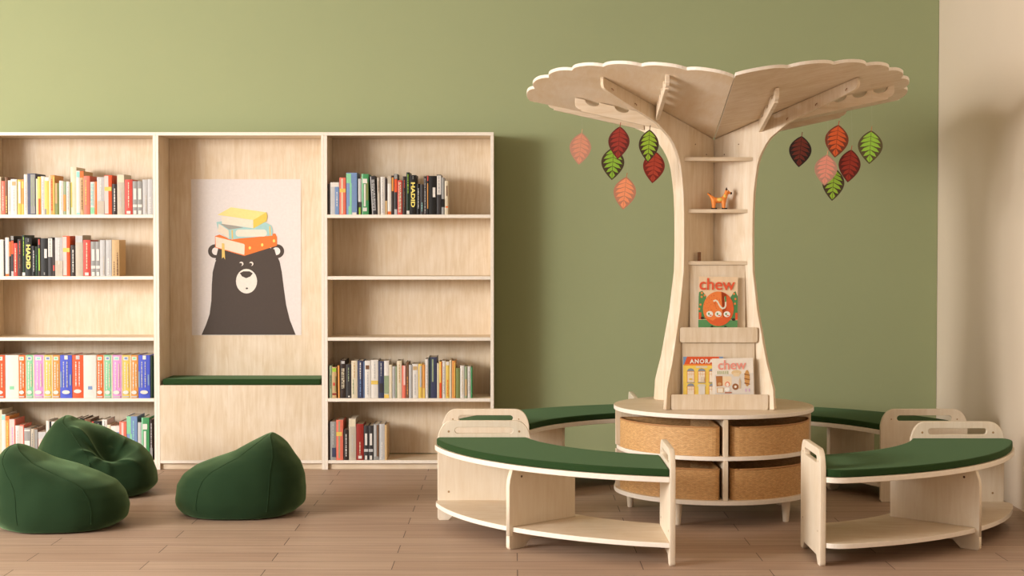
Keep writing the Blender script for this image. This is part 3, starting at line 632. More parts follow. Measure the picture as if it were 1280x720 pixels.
# quarter shelves and display racks (front and left-hand quadrants)
def qshelf(dch, z, rot, name='shelf', concave=.0):
    # triangle filling the corner between two trunk panels, chord at distance dch
    e = .0135
    w = dch - e; pts = [(-w, -dch), (w, -dch), (0.0, -e * 1.05)]
    if concave:
        pts = [(-w + 2 * w * q / 12, -dch + concave * math.sin(math.pi * q / 12)) for q in range(13)] + [(0, -e * 1.05)]
    mb = MB().prism(pts, lambda u, v, h: (u, v, h), z - .018 - .542, z - .542)
    return mb.build(name, WX, tr, rot=(0, 0, rot), bevel=.001)
qshelf(.182, at(896, 196.5, 7.855).z, 0); qshelf(.160, at(896, 261.5, 7.875).z, 0); qshelf(.160, at(896, 326.5, 7.875).z, 0)
for yy, dd in ((201, .16), (269, .15), (380, .16), (481, .21)):
    qshelf(dd, at(845, yy, 7.95).z, -math.pi / 2, concave=.05)
def board(x0, x1, z0, z1, y0, y1, t, name, r=.0):
    """leaning board: bottom at depth y0, top at depth y1"""
    pts = rrect(x0, x1, 0, z1 - z0, r) if r else [(x0, 0), (x1, 0), (x1, z1 - z0), (x0, z1 - z0)]
    mb = MB().prism(pts, lambda u, v, h: (u, y0 + (y1 - y0) * v / (z1 - z0) + h, z0 + v - .542), 0, t)
    return mb.build(name, WZ, tr, bevel=.001)
zu1 = at(896, 330.8, 7.88).z
board(-.136, .136, .9365, zu1 - .002, -.168, -.150, .012, 'display_back')
board(-.178, .178, .6115, .9175, -.214, -.197, .012, 'display_back')
board(-.190, .190, .868, .942, -.2165, -.2165, .012, 'display_lip', .012)
board(-.236, .236, .5425, .617, -.2605, -.2605, .012, 'display_lip', .008)
qshelf(.203, .936, 0, 'rack_ledge'); qshelf(.246, .611, 0, 'rack_ledge')

# magazines on the racks
def magazine(name_loc, wid, hei, tilt, yaw, label, art):
    o = empty('magazine', name_loc, label=label, cat='magazine')
    o.rotation_euler = (tilt, yaw, 0)
    MB().box(-wid / 2, wid / 2, 0, .004, 0, hei).build('page_block', mat((236, 230, 220), .6), o)
    A = Art(); art(A, wid, hei)
    A.mb.build('cover_print', None, o, (0, -.0002, 0), (math.pi / 2, 0, 0))
    return o
def art_orange(A, w, h):
    X = lambda u: (u - 325) / 490 * w; Z = lambda v: (660 - v) / 595 * h
    P = lambda l: [(X(a), Z(b_)) for a, b_ in l]
    A.poly(P([(80, 65), (570, 65), (570, 660), (80, 660)])[::-1], (236, 208, 172))
    A.poly(P([(80, 565), (570, 565), (570, 660), (80, 660)])[::-1], (92, 148, 92))
    for cx, rx in ((125, 50), (540, 60)):
        A.poly(P([(max(80, cx - rx), 560), (max(80, cx - rx), 300), (cx - rx * .4 if cx > 200 else 85, 245), (cx, 230), (min(570, cx + rx), 290), (min(570, cx + rx), 560)])[::-1], (84, 138, 84))
    for a, b_ in ((120, 255), (118, 300), (155, 282), (105, 390), (90, 440), (522, 260), (540, 320), (535, 375)): A.poly(P(ellipse(a, b_, 13, 13, 12))[::-1], (238, 140, 76))
    for a in (100, 555): A.poly(P([(a - 15, 480), (a + 15, 480), (a + 15, 560), (a - 15, 560)])[::-1], (226, 92, 48))
    for a, b_ in ((130, 545), (520, 558)): A.poly(P(ellipse(a, b_, 22, 16, 12))[::-1], (60, 46, 38))
    A.poly(P(ellipse(328, 435, 192, 200, 40))[::-1], (236, 132, 66))
    A.poly(P(ellipse(328, 435, 192, 200, 40, -80, 75) + [(380, 600), (430, 540), (440, 330)][:0] + [(430, 270), (430, 520)])[::-1], (222, 98, 50))
    A.poly(P([(150, 530), (260, 575), (300, 545), (480, 520), (500, 530), (420, 610), (328, 635), (230, 610)])[::-1], (222, 98, 50))
    rr = random.Random(3)
    for _ in range(60):
        a, rad = rr.uniform(0, 6.28), rr.uniform(10, 150); x, y = 300 + rad * math.cos(a), 390 + rad * .8 * math.sin(a)
        if x < 400 and y < 450: A.poly(P(ellipse(x, y, 4, 4, 6))[::-1], (200, 70, 40), step=False)
    cv = [(265, 350), (290, 338), (315, 350), (335, 385), (355, 415), (380, 432), (405, 425), (418, 400), (418, 350), (412, 300)]
    A.poly(P(stroke(cv, 20))[::-1], (232, 226, 206)); A.poly(P(stroke([(418, 355), (416, 320), (412, 290)], 18))[::-1], (84, 150, 84))
    for cx in (220, 327, 435):
        A.poly(P(ellipse(cx, 497, 42, 34, 20))[::-1], (240, 236, 226)); A.poly(P(ellipse(cx - 10, 495, 11, 14, 12))[::-1], (90, 150, 96)); A.poly(P(ellipse(cx + 12, 512, 16, 7, 12))[::-1], (226, 92, 48))
    for cx in (250, 418): A.poly(P(ellipse(cx, 645, 18, 14, 12))[::-1], (40, 60, 40))
    A.text('chew', h * .325, X(305), Z(158), (226, 92, 58), w * .006, 1.0)
def art_house(A, w, h):
    X = lambda u: (u - 365) / 570 * w; Z = lambda v: (680 - v) / 588 * h
    P = lambda l: [(X(a), Z(b_)) for a, b_ in l]
    A.poly(P([(80, 92), (650, 92), (650, 680), (80, 680)])[::-1], (240, 208, 96))
    A.poly(P([(80, 92), (650, 92), (650, 215), (80, 215)])[::-1], (120, 150, 190))
    A.poly(P([(135, 92), (590, 92), (640, 228), (88, 228)])[::-1], (222, 92, 48))
    A.poly(P([(95, 205), (635, 205), (642, 228), (88, 228)])[::-1], (238, 138, 58))
    A.poly(P([(260, 235), (425, 235), (425, 262), (260, 262)])[::-1], (214, 204, 184))
    for cx in (187, 343, 500, 610):
        for y0, y1 in ((315, 485), (545, 680)):
            if cx == 343 and y0 == 545:
                A.poly(P([(298, 545), (390, 545), (390, 680), (298, 680)])[::-1], (222, 216, 208)); A.poly(P([(275, 545), (300, 512), (385, 512), (410, 545)])[::-1], (214, 208, 192)); continue
            A.poly(P([(cx - 55, y0), (cx - 35, y0 - 35), (cx, y0 - 45), (cx + 35, y0 - 35), (cx + 55, y0)])[::-1], (140, 150, 160))
            A.poly(P([(cx - 55, y0), (cx + 55, y0), (cx + 55, y1), (cx - 55, y1)])[::-1], (226, 150, 70))
            A.poly(P([(cx - 46, y0 + 8), (cx + 46, y0 + 8), (cx + 46, y1 - 6), (cx - 46, y1 - 6)])[::-1], (238, 224, 204))
            for q in (-16, 16): A.poly(P([(cx + q - 3, y0 + 8), (cx + q + 3, y0 + 8), (cx + q + 3, y0 + 75), (cx + q - 3, y0 + 75)])[::-1], (226, 170, 110), step=False)
            A.poly(P([(cx - 46, y0 + 40), (cx + 46, y0 + 40), (cx + 46, y0 + 46), (cx - 46, y0 + 46)])[::-1], (226, 170, 110))
            A.poly(P([(cx - 58, y1 - 4), (cx + 58, y1 - 4), (cx + 58, y1 + 8), (cx - 58, y1 + 8)])[::-1], (150, 150, 142))
    A.poly(P(ellipse(182, 435, 22, 14, 12))[::-1], (238, 200, 80)); A.poly(P([(328, 400), (375, 400), (375, 470), (328, 470)])[::-1], (222, 206, 188))
    A.text('ANORAK', h * .148, X(372), Z(165), (238, 232, 220), w * .006, 1.25)
def art_bread(A, w, h):
    X = lambda u: (u - 800) / 590 * w; Z = lambda v: (690 - v) / 575 * h
    P = lambda l: [(X(a), Z(b_)) for a, b_ in l]
    A.poly(P([(505, 115), (1095, 115), (1095, 690), (505, 690)])[::-1], (238, 228, 214))
    A.poly(P([(540, 370), (1095, 350), (1095, 690), (540, 690)])[::-1], (222, 214, 204))
    for q in range(6): A.poly(P([(580 + q * 28, 312), (594 + q * 28, 312), (594 + q * 28, 362), (580 + q * 28, 362)])[::-1], (150, 160, 100), step=False)
    A.poly(P([(555, 390), (650, 390), (650, 545), (560, 550)])[::-1], (176, 112, 60)); A.poly(P(ellipse(605, 512, 28, 22, 14))[::-1], (206, 166, 116))
    A.poly(P(rrect(650, 780, 395, 545, 30))[::-1], (238, 214, 178)); A.poly(P(ellipse(718, 520, 34, 42, 20))[::-1], (226, 120, 90)); A.poly(P(ellipse(718, 526, 22, 32, 20))[::-1], (240, 228, 214))
    A.poly(P(ellipse(850, 340, 72, 42, 24))[::-1], (226, 196, 148)); A.poly(P(rrect(805, 895, 345, 400, 14))[::-1], (232, 208, 168))
    A.poly(P(ellipse(832, 560, 46, 50, 28))[::-1], (150, 98, 56)); A.poly(P(ellipse(832, 560, 18, 20, 18))[::-1], (240, 232, 222))
    A.poly(P(ellipse(1002, 430, 38, 128, 30))[::-1], (206, 152, 88))
    for q in (370, 440, 510): A.poly(P([(962, q - 15), (1042, q + 8), (1042, q + 22), (962, q + 4)])[::-1], (150, 92, 50))
    A.poly(P([(893, 420), (912, 480), (905, 590), (885, 590), (880, 480)])[::-1], (214, 186, 150))
    A.poly(P([(565, 570), (660, 570), (660, 650), (565, 650)])[::-1], (218, 178, 120)); A.poly(P([(576, 580), (650, 580), (650, 645), (576, 645)])[::-1], (236, 226, 208))
    A.poly(P(ellipse(715, 600, 36, 34, 18))[::-1], (244, 240, 234)); A.poly(P([(675, 640), (775, 640), (775, 660), (675, 660)])[::-1], (176, 110, 80))
    for q in (980, 1028): A.poly(P([(q - 5, 590), (q + 5, 590), (q + 5, 640), (q - 5, 640)])[::-1], (214, 150, 214))
    A.text('chew', h * .36, X(785), Z(225), (238, 156, 140), w * .005, 1.0)
def mag_at(xa, xb, yt, zb, Yb, tilt, yaw, label, art):
    a = at(xa, yt, Yb); c = at(xb, yt, Yb); top = a.z
    return magazine(((a.x + c.x) / 2, Yb, zb), c.x - a.x, (top - zb) / math.cos(tilt), -tilt, yaw, label, art)
yb1 = CY - .1735
mag_at(873, 922, 346, .9368, yb1 - .012, math.radians(2.6), math.radians(.8), 'chew magazine with a large orange fruit cover on the upper rack', art_orange)
yb2 = CY - .2205
mag_at(854.2, 904, 446, .6118, yb2 - .007, math.radians(2.2), 0, 'ANORAK magazine with a yellow house cover on the lower rack', art_house)
mag_at(891.2, 942.6, 448, .6125, yb2 - .020, math.radians(4.0), math.radians(-1.0), 'cream chew magazine with bread cover in front of the ANORAK magazine', art_bread)

# toy dog on the middle shelf
def skin_mesh(name, nodes, edges, m, parent=None, loc=None, root=0, sub=2):
    me = bpy.data.meshes.new(name); me.from_pydata([n_[0] for n_ in nodes], edges, [])
    o = link(name, me, m, parent, loc)
    o.modifiers.new('skin', 'SKIN'); 
    if not me.skin_vertices: 
        bm = bmesh.new(); bm.from_mesh(me); bm.verts.layers.skin.verify(); bm.to_mesh(me); bm.free()
    for i, n_ in enumerate(nodes):
        sv = me.skin_vertices[0].data[i]; sv.radius = (n_[1], n_[2] if len(n_) > 2 else n_[1]); sv.use_root = (i == root)
    ss = o.modifiers.new('sub', 'SUBSURF'); ss.levels = sub; ss.render_levels = sub
    o.modifiers['skin'].use_smooth_shade = True
    return o
def ball(name, c, r, m, parent, sc=(1, 1, 1)):
    mb = MB(); n = 10
    mb.lathe([(max(.0001, r * math.sin(math.pi * k / n)) , -r * math.cos(math.pi * k / n)) for k in range(n + 1)], 14)
    mb.v = [(p[0] * sc[0] + c[0], p[1] * sc[1] + c[1], p[2] * sc[2] + c[2]) for p in mb.v]
    return mb.build(name, m, parent, smooth=True)
dz = at(900, 261.5, 7.90).z; dp = at(899, 261.5, 7.90)
dog = empty('toy_dog', (dp.x, 7.902, dz + .0006), label='small orange and yellow toy dog with black nose on a tree shelf', cat='toy')
N = [((-.026, 0, .044), .017), ((0, 0, .043), .016), ((.022, 0, .048), .017), ((.032, 0, .068), .0125), ((.038, 0, .086), .0125), ((.052, 0, .079), .007),
     ((-.040, 0, .062), .008), ((-.056, 0, .076), .005),
     ((-.027, -.010, .024), .0105), ((-.027, -.010, .008), .009), ((-.027, .010, .024), .0105), ((-.027, .010, .008), .009),
     ((.022, -.010, .024), .0105), ((.022, -.010, .008), .009), ((.022, .010, .024), .0105), ((.022, .010, .008), .009)]
E_ = [(0, 1), (1, 2), (2, 3), (3, 4), (4, 5), (0, 6), (6, 7), (0, 8), (8, 9), (0, 10), (10, 11), (2, 12), (12, 13), (2, 14), (14, 15)]
db = MB()
def db_ball(c, r):
    db.lathe([(max(.00005, r * math.sin(math.pi * k / 8)), -r * math.cos(math.pi * k / 8)) for k in range(9)], 12, c=c)
for a_, b_ in E_:
    pa, pb = Vector(N[a_][0]), Vector(N[b_][0])
    for q in range(7):
        t = q / 6; db_ball(tuple(pa.lerp(pb, t)), (N[a_][1] * (1 - t) + N[b_][1] * t) * .86)
do = db.build('body', mat((240, 142, 62), .4), dog, smooth=True)
md = do.modifiers.new('fuse', 'REMESH'); md.mode = 'VOXEL'; md.voxel_size = .0016; md.use_smooth_shade = True
md = do.modifiers.new('soften', 'SMOOTH'); md.iterations = 6; md.factor = .5
ball('flank_patch', (.002, -.0075, .046), .0105, mat((244, 206, 104), .4), dog, (1.8, .9, .95)); ball('chest_patch', (.027, -.0068, .062), .0075, mat((244, 206, 104), .4), dog, (1, .95, 1.5))
for x, y in ((-.025, -.009), (-.025, .009), (.026, -.009), (.026, .009)):
    MB().prism(rrect(x - .013, x + .013, y - .007, y + .007, .005), lambda u, v, h: (u, v, h), 0, .006).build('paw', mat((34, 28, 24), .5), dog, bevel=.0015)
ball('nose', (.058, 0, .078), .0062, mat((26, 22, 20), .35), dog)
ball('eye', (.041, -.0090, .090), .0032, mat((250, 232, 190), .35), dog); ball('pupil', (.0425, -.0118, .090), .0018, mat((26, 22, 20), .35), dog)
for y in (-.006, .006): MB().lathe([(.0055, 0), (.0035, .007), (.0006, .014)], 10, c=(.036, y, .093)).build('ear', mat((46, 36, 30), .5), dog, smooth=True)
MB().tube([(-.042, 0, .0705), (-.052, 0, .078), (-.060, 0, .078)], .0028, 6).build('tail_tip', mat((46, 36, 30), .5), dog, smooth=True)
bp_ = at(874, 326.5, 7.905)
bl = MB().box(-.008, .008, -.008, .008, 0, .044).build('wooden_block', mat((112, 74, 44), .6), None, (bp_.x, 7.905, bp_.z + .0005), bevel=.0015)
tag(bl, 'tiny dark brown upright block on the tree shelf above the magazines', 'toy')

# ------------------------------------------------------------------ hanging leaves
def leaf_half(h, w, n=20):
    R_side = []
    for k in range(n + 1):
        t = k / n                                  # 0 = top, 1 = bottom tip
        x = w / 2 * math.sin(math.pi * t ** .88) ** .92 * 1.0
        if k == n: x = 0
        R_side.append((x, -h * t))
    return R_side
def leaf(px, py_top, py_bot, wpx, Y, border, inner, tilt, label, vein=None, yaw=0):
    top = at(px, py_top, Y); h = (at(px, py_top, Y).z - at(px, py_bot, Y).z) / math.cos(math.radians(tilt)); w = wpx * Y / F
    o = empty('hanging_leaf', top, label=label, cat='ornament', group='leaf ornaments hanging from the wooden tree')
    o.rotation_euler = (0, math.radians(tilt), math.radians(yaw))
    side = leaf_half(h, w); out = side + [(-x, y) for x, y in side[::-1][1:-1]]
    MB().prism(out, lambda u, v, q: (u, q, v), -.0012, .0012).build('leaf_blade', mat(border, .75), o)
    pr = MB(); mI = mat(inner, .75)
    def half_w(f): 
        f = min(max(f, 0), 1); k = f * (len(side) - 1); i = int(k); j = min(i + 1, len(side) - 1); return side[i][0] + (side[j][0] - side[i][0]) * (k - i)
    for sg in (-1, 1):
        for f in (.10, .235, .37, .505, .64):
            g = .0010; xo = max(half_w(f + .13) * .86 - .001, .004); xu = max(half_w(f + .02) * .80 - .001, .003)
            pts = [(g * sg, -h * (f - .055)), (min(xu, xo * .72) * sg, -h * (f + .035)), (xo * sg, -h * (f + .135)), (xo * .52 * sg, -h * (f + .115)), (g * sg, -h * (f + .068))]
            for yy in (-.00135, .00125): pr.prism(pts, lambda u, v, q, yy=yy: (u, q, v), yy, yy + .0001, mI)
        pts = [(.0010 * sg, -h * .725), (half_w(.86) * .62 * sg, -h * .85), (.0010 * sg, -h * .96)]
        for yy in (-.00135, .00125): pr.prism(pts, lambda u, v, q: (u, q, v), yy, yy + .0001, mI)
    pr.build('leaf_lobes', None, o)
    MB().tube([(0, 0, -.01), (.001, 0, .008), (.0025, 0, .020)], .0017, 6).build('stem', mat(vein or border, .6), o, smooth=True)
    # fine thread up to the underside of the canopy
    rx, ry = abs(top.x - CX), abs(top.y - CY); zt = Z0 + S * (rx + ry)
    dzv = zt - top.z
    loc = Matrix.Rotation(-math.radians(tilt), 4, 'Y') @ Vector((0, 0, dzv)) if False else None
    M = (Matrix.Translation(top) @ Matrix.Rotation(math.radians(yaw), 4, 'Z') @ Matrix.Rotation(math.radians(tilt), 4, 'Y')).inverted()
    MB().tube([(.0025, 0, .020), tuple(M @ Vector((top.x, top.y, zt + .001)))], .00022, 4).build('thread', mat((196, 196, 176), .5), o)
LIME = (144, 190, 62); DK = (74, 58, 40)
leaf(727, 166, 206, 27, 8.25, (206, 150, 128), (232, 162, 134), 5, 'pale pink leaf hanging alone at the far left of the canopy', (226, 180, 140), 8)
leaf(775, 158, 199, 26.5, 7.62, (96, 32, 24), (150, 50, 36), 4, 'dark red leaf hanging in front of a lime leaf on the left', (160, 84, 60), -6)
leaf(767, 184, 225, 29, 7.95, DK, LIME, 3, 'lime green leaf with brown border behind the dark red leaf', None, 5)
leaf(812, 162, 203, 25, 7.50, (66, 46, 30), (146, 180, 50), 3, 'bright green leaf hanging nearest the trunk on the left', None, 0)
leaf(819, 189, 229, 27.5, 7.8, (124, 40, 30), (178, 68, 48), 5, 'brick red leaf half hidden behind the bright green leaf', None, 6)
leaf(783, 221, 262, 28, 7.75, (176, 118, 92), (228, 142, 98), 6, 'salmon orange leaf hanging lowest on the left side', (190, 120, 70), -5)
leaf(1002, 170, 209, 28, 7.75, (40, 24, 18), (104, 42, 28), 5, 'very dark maroon leaf hanging closest to the trunk on the right', (120, 34, 30), 0)
leaf(1048, 156, 197, 30, 7.7, (124, 60, 38), (216, 96, 48), 6, 'orange leaf hanging highest on the right side', (190, 90, 60), 5)
leaf(1034, 193, 232, 28, 7.55, (172, 128, 108), (216, 138, 118), 5, 'dusty pink leaf hanging in front of a lime leaf on the right', (220, 150, 110), -6)
leaf(1064, 187, 228, 28, 7.85, (96, 32, 24), (152, 50, 34), 6, 'plain red leaf between the pink leaf and rightmost lime leaf', (180, 84, 60), 5)
leaf(1089, 163, 205, 31, 7.6, (86, 74, 46), LIME, 3, 'lime green leaf hanging furthest right from the canopy', (190, 120, 70), 0)
leaf(1043, 210, 251, 28, 7.9, DK, (150, 188, 60), 4, 'lime green leaf hanging lowest on the right side', None, 4)

# ------------------------------------------------------------------ curved benches round the table
T = .024
def bench(sx, sy, gx, gy, label, cx=1.008, cy=8.035, ro=1.372, Ro=1.43):
    """one quarter of the ring; sx, sy pick the quadrant. gx, gy = clearances from the axes"""
    o = empty('curved_bench', (cx, cy, 0), label=label, cat='bench', group=None)
    sgn = sx * sy
    def place(fn):  # mirror into the quadrant
        return lambda u, v, h: (fn(u, v, h)[0] * sx, fn(u, v, h)[1] * sy, fn(u, v, h)[2])
    Ri = .965
    def sector(ri, ro_, ins, n=40):
        x_in = gx + T + ins; y_in = gy + T + ins; w1_ = ro - (Ro - ro_)
        a0 = math.asin((y_in + .10) / ro_); a1 = math.acos((x_in + .10) / ro_); b0 = math.asin(y_in / ri); b1 = math.acos(x_in / ri)
        def bez(p0, c, p1): return [tuple(p0[i_] * (1 - t) ** 2 + 2 * c[i_] * t * (1 - t) + p1[i_] * t * t for i_ in (0, 1)) for t in [q / 8 for q in range(1, 9)]]
        A0 = (ro_ * math.cos(a0), ro_ * math.sin(a0)); A1 = (ro_ * math.cos(a1), ro_ * math.sin(a1))
        st = bez(A0, (A0[0] + .018, y_in + .035), (w1_, y_in))[::-1]; en = bez(A1, (x_in + .035, A1[1] + .018), (x_in, w1_))
        return st + [(ro_ * math.cos(a0 + (a1 - a0) * k / n), ro_ * math.sin(a0 + (a1 - a0) * k / n)) for k in range(n + 1)] + en + \
               [(ri * math.cos(b1 + (b0 - b1) * k / n), ri * math.sin(b1 + (b0 - b1) * k / n)) for k in range(n + 1)]
    MB().prism(sector(Ri, Ro, .0004), place(lambda u, v, h: (u, v, h)), .352, .3755, WX, ED).build('seat_board', WX, o, bevel=.003)
    MB().prism(sector(Ri, Ro - .004, .0004), place(lambda u, v, h: (u, v, h)), .077, .0985, WX, ED).build('lower_shelf', WX, o, bevel=.002)
    c = MB().prism(sector(Ri + .004, Ro - .008, .001), place(lambda u, v, h: (u, v, h)), .376, .408).build('cushion', GREEN, o, bevel=.007, seg=3)
    # end panels: feet, tapered rounded head with hand slot
    w0, w1 = .918, ro
    def head():
        L_ = []
        yt = .488
        L_ += [(w0, .012), (w0 + .008, 0), (w0 + .055, 0), (w0 + .085, .035), (w1 - .085, .035), (w1 - .055, 0), (w1 - .008, 0), (w1, .012), (w1, .392)]
        P0, P1, P2 = (w1, .40), (w1 - .014, .488), (w1 - .078, .488)
        for k in range(13):
            t = k / 12; L_.append(tuple(P0[i_] * (1 - t) ** 2 + 2 * P1[i_] * t * (1 - t) + P2[i_] * t * t for i_ in (0, 1)))
        R2 = [(w0 + w1 - x, y) for x, y in L_[8:]][::-1]
        return L_ + R2
    slot = rrect((w0 + w1) / 2 - .142, (w0 + w1) / 2 + .142, .425, .455, .0149)
    hl = head()
    for which in ('x', 'y'):
        if which == 'x':   # stands across the x axis lane: plane y = const
            M = Matrix.Translation((0, sy * (gy + T / 2), 0)) @ Matrix.Rotation(math.pi / 2, 4, 'X')
            if sx < 0: M = Matrix.Diagonal((-1, 1, 1, 1)) @ M
        else:
            M = Matrix.Translation((sx * (gx + T / 2), 0, 0)) @ Matrix.Rotation(math.pi / 2, 4, 'Z') @ Matrix.Rotation(math.pi / 2, 4, 'X')
            if sy < 0: M = Matrix.Diagonal((1, -1, 1, 1)) @ M
        p = plate('end_panel', [hl, slot], T, WE, o, M, bevel=.002)
        bm = bmesh.new(); bm.from_mesh(p.data); bmesh.ops.recalc_face_normals(bm, faces=bm.faces); bm.to_mesh(p.data); bm.free()
        for u, z in ((w0 + .055, .435), (w1 - .055, .435), (w1 - .055, .14), (w0 + .055, .14)):
            for side in (-1, 1):
                if which == 'x': c0 = Vector((sx * u, sy * (gy + T / 2) + side * T / 2, z)); d = Vector((0, side, 0))
                else: c0 = Vector((sx * (gx + T / 2) + side * T / 2, sy * u, z)); d = Vector((side, 0, 0))
                MB().tube([c0 - d * .0005, c0 + d * .0006], .0055 if side * (sy if which == 'x' else sx) > 0 else .004, 12).build('screw_cap', mat((176, 140, 96), .5, 'screw_cap_brown'), p)
    # radial divider, a little proud of the shelf, notched feet
    r0, r1 = 1.012, Ro + .016
    dp_ = [(r0 + .02, 0.0), (r0 + .06, 0), (r0 + .1, .03), (r1 - .10, .03), (r1 - .05, 0), (r1 - .008, 0), (r1, .01), (r1, .28), (r1 - .004, .31), (r1 - .02, .3515), (r0 + .0, .3515), (r0, .01)]
    for zone in (0,):
        ang = math.atan2(sy * .70, sx * .72)
        M = Matrix.Rotation(ang, 4, 'Z') @ Matrix.Rotation(math.pi / 2, 4, 'X')
        up = [(r0, .0990), (Ro - .006, .0990), (Ro - .006, .060), (r1, .060), (r1, .28), (r1 - .004, .31), (r1 - .02, .3515), (r0, .3515)]
        dn = [(r0 + .02, 0), (r0 + .07, 0), (r0 + .12, .035), (r1 - .13, .035), (r1 - .09, 0), (r1 - .008, 0), (r1, .01), (r1, .0598), (Ro - .006, .0598), (Ro - .006, .0765), (r0, .0765), (r0, .02)]
        d1 = plate('divider_panel', [up], T * .9, WE, o, M, bevel=.0015)
        d2 = plate('divider_foot', [dn], T * .9, WE, o, M, bevel=.0015)
        u = Vector((math.cos(ang), math.sin(ang), 0)); nn_ = Vector((-math.sin(ang), math.cos(ang), 0))
        for side in (-1, 1):
            c0 = u * (r1 - .075) + Vector((0, 0, .318)) + nn_ * side * T * .45
            MB().tube([c0, c0 + nn_ * side * .0006], .0055, 12).build('screw_cap', mat((90, 60, 40), .5), d1)
    return o
bench(-1, -1, .324, .222, 'front left curved bench with dark green cushion and pale birch shelf below', Ro=1.416)
bench(1, -1, .270, .265, 'front right curved bench with green cushion, nearest the beige wall', cx=1.019, Ro=1.442)
bench(-1, 1, .30, .305, 'rear left curved bench with green cushion, between bookcase and tree')
bench(1, 1, .285, .300, 'rear right curved bench with green cushion, along the green wall')

# ------------------------------------------------------------------ bean bags
def interp(tab, y):
    tab = sorted(tab)
    if y <= tab[0][0]: return tab[0][1]
    for (a, xa), (b_, xb) in zip(tab, tab[1:]):
        if y <= b_: return xa + (xb - xa) * (y - a) / (b_ - a)
    return tab[-1][1]
def beanbag(left, right, apex, Yc, depth_r, label, seams, dents=None, lean_y=.0, floor_y=None):
    """outline tables are (height y, x) on the plane Yc; rings of the sack follow them"""
    yf = floor_y or at(640, 0, Yc)
    # floor line at depth Yc
    lo, hi = 500., 720.
    for _ in range(40):
        mid = (lo + hi) / 2
        if at(640, mid, Yc).z > 0: lo = mid
        else: hi = mid
    yfl = lo; n = 96; rings = 60; V = []; Fc = []
    y_ap = apex[1]; zt = at(apex[0], y_ap, Yc).z
    cx0 = at((interp(left, yfl - 30) + interp(right, yfl - 30)) / 2, yfl, Yc).x
    for j in range(rings + 1):
        s = j / rings; s2 = 1 - (1 - s) ** 1.7           # denser rings near the top
        z = zt * s2; py = yfl - (yfl - y_ap) * s2
        xl = at(interp(left, py), py, Yc).x; xr = at(interp(right, py), py, Yc).x
        if s2 < .14:
            q = .86 + .14 * math.sin(math.pi / 2 * s2 / .14)
            mx_ = (xl + xr) / 2; xl = mx_ + (xl - mx_) * q; xr = mx_ + (xr - mx_) * q
        c = (xl + xr) / 2; rx = (xr - xl) / 2
        prof_ = max(0.0, 1 - (max(0, s2 - .25) / .75) ** 2.3) ** .5 * (.90 + .10 * math.sin(math.pi / 2 * min(1, s2 / .25)))
        ry = depth_r * prof_ if j < rings else .0
        if j == rings: rx = .0; c = at(apex[0], y_ap, Yc).x
        cy = Yc + lean_y * s2
        for k in range(n):
            t = 2 * math.pi * k / n
            ex = 2 / 2.25
            ca, sa = math.cos(t), math.sin(t)
            V.append([c + rx * abs(ca) ** ex * (1 if ca > 0 else -1), cy + ry * abs(sa) ** ex * (1 if sa > 0 else -1), z])
    for j in range(rings):
        for k in range(n):
            k2 = (k + 1) % n; Fc.append([j * n + k, j * n + k2, (j + 1) * n + k2, (j + 1) * n + k])
    Fc.append(list(range(n))[::-1])
    # soft unevenness, gathers below the peak and the sat-in hollow
    ap = Vector((at(apex[0], y_ap, Yc).x, Yc + lean_y, zt))
    for i, p in enumerate(V):
        v = Vector(p); cen = Vector((cx0, Yc, zt * .4)); nrm = (v - cen).normalized()
        if v.z > .004:
            d = .008 * (noise.noise(v * 5.0 + Vector((Yc, 0, 0)))) + .004 * noise.noise(v * 12)
            v += nrm * d
        if dents:
            for (dc, rad, dep, folds) in dents:
                rel = v - Vector(dc); r = rel.length / rad
                if r < 1.5:
                    fall = math.exp(-r * r * 2.2)
                    v += Vector((-.1, .25, -.95)).normalized() * dep * fall if dep > 0 else nrm * (-dep) * fall
                    if folds:
                        an = math.atan2(rel.z, rel.x)
                        f_ = abs(math.sin(an * folds / 2 + 1.1 * noise.noise(v * 4)))
                        v += nrm * (.034 * (1 - f_) ** 2.5 - .006) * math.exp(-((r - .8) ** 2) * 3.5)
        v.z = max(v.z, 0.0015)
        V[i] = tuple(v)
    me = bpy.data.meshes.new('beanbag'); me.from_pydata(V, [], Fc)
    bm = bmesh.new(); bm.from_mesh(me); bmesh.ops.remove_doubles(bm, verts=bm.verts, dist=.0006); bmesh.ops.recalc_face_normals(bm, faces=bm.faces); bm.to_mesh(me); bm.free()
    me.polygons.foreach_set('use_smooth', [True] * len(me.polygons))
    o = empty('beanbag', (cx0, Yc, 0), label=label, cat='beanbag', group='green beanbags on the floor')
    bd = link('sack', me, BAG, o, (-cx0, -Yc, 0)); ss = bd.modifiers.new('sub', 'SUBSURF'); ss.levels = 1; ss.render_levels = 1
    # sewn panel seams running from the peak to the floor
    for k in seams:
        pts = []
        for j in range(4, rings - 1):
            p = Vector(V[j * n + k]); cen = Vector(((V[j * n][0] + V[j * n + n // 2][0]) / 2, Yc, p.z)); pts.append(tuple(p + (p - cen).normalized() * .0004))
        MB().tube(pts, .0018, 6).build('seam', BAG, o, (-cx0, -Yc, 0), smooth=True)
    return o
B3l = [(541.5, 337.5), (545, 329), (549, 321), (553, 312.5), (559, 300), (565.6, 287.5), (573.4, 265.6), (582, 243.8), (592, 229.7), (604.7, 222), (622, 220.3), (637.5, 223.4), (648.4, 230)]
B3r = [(541.5, 339), (544, 343), (548.4, 350), (555, 358), (562.5, 364), (578, 375), (593.8, 380.6), (609, 382), (625, 380), (639, 374), (647, 366)]
beanbag(B3l, B3r, (338, 541.5), 8.02, .29, 'green beanbag standing alone with its peak to the right', (64, 80))
B1l = [(553.8, 21), (556, 14), (560, 8), (570, 0), (585, -5), (605, -8), (630, -8), (645, -5), (655, -2), (669, 6)]
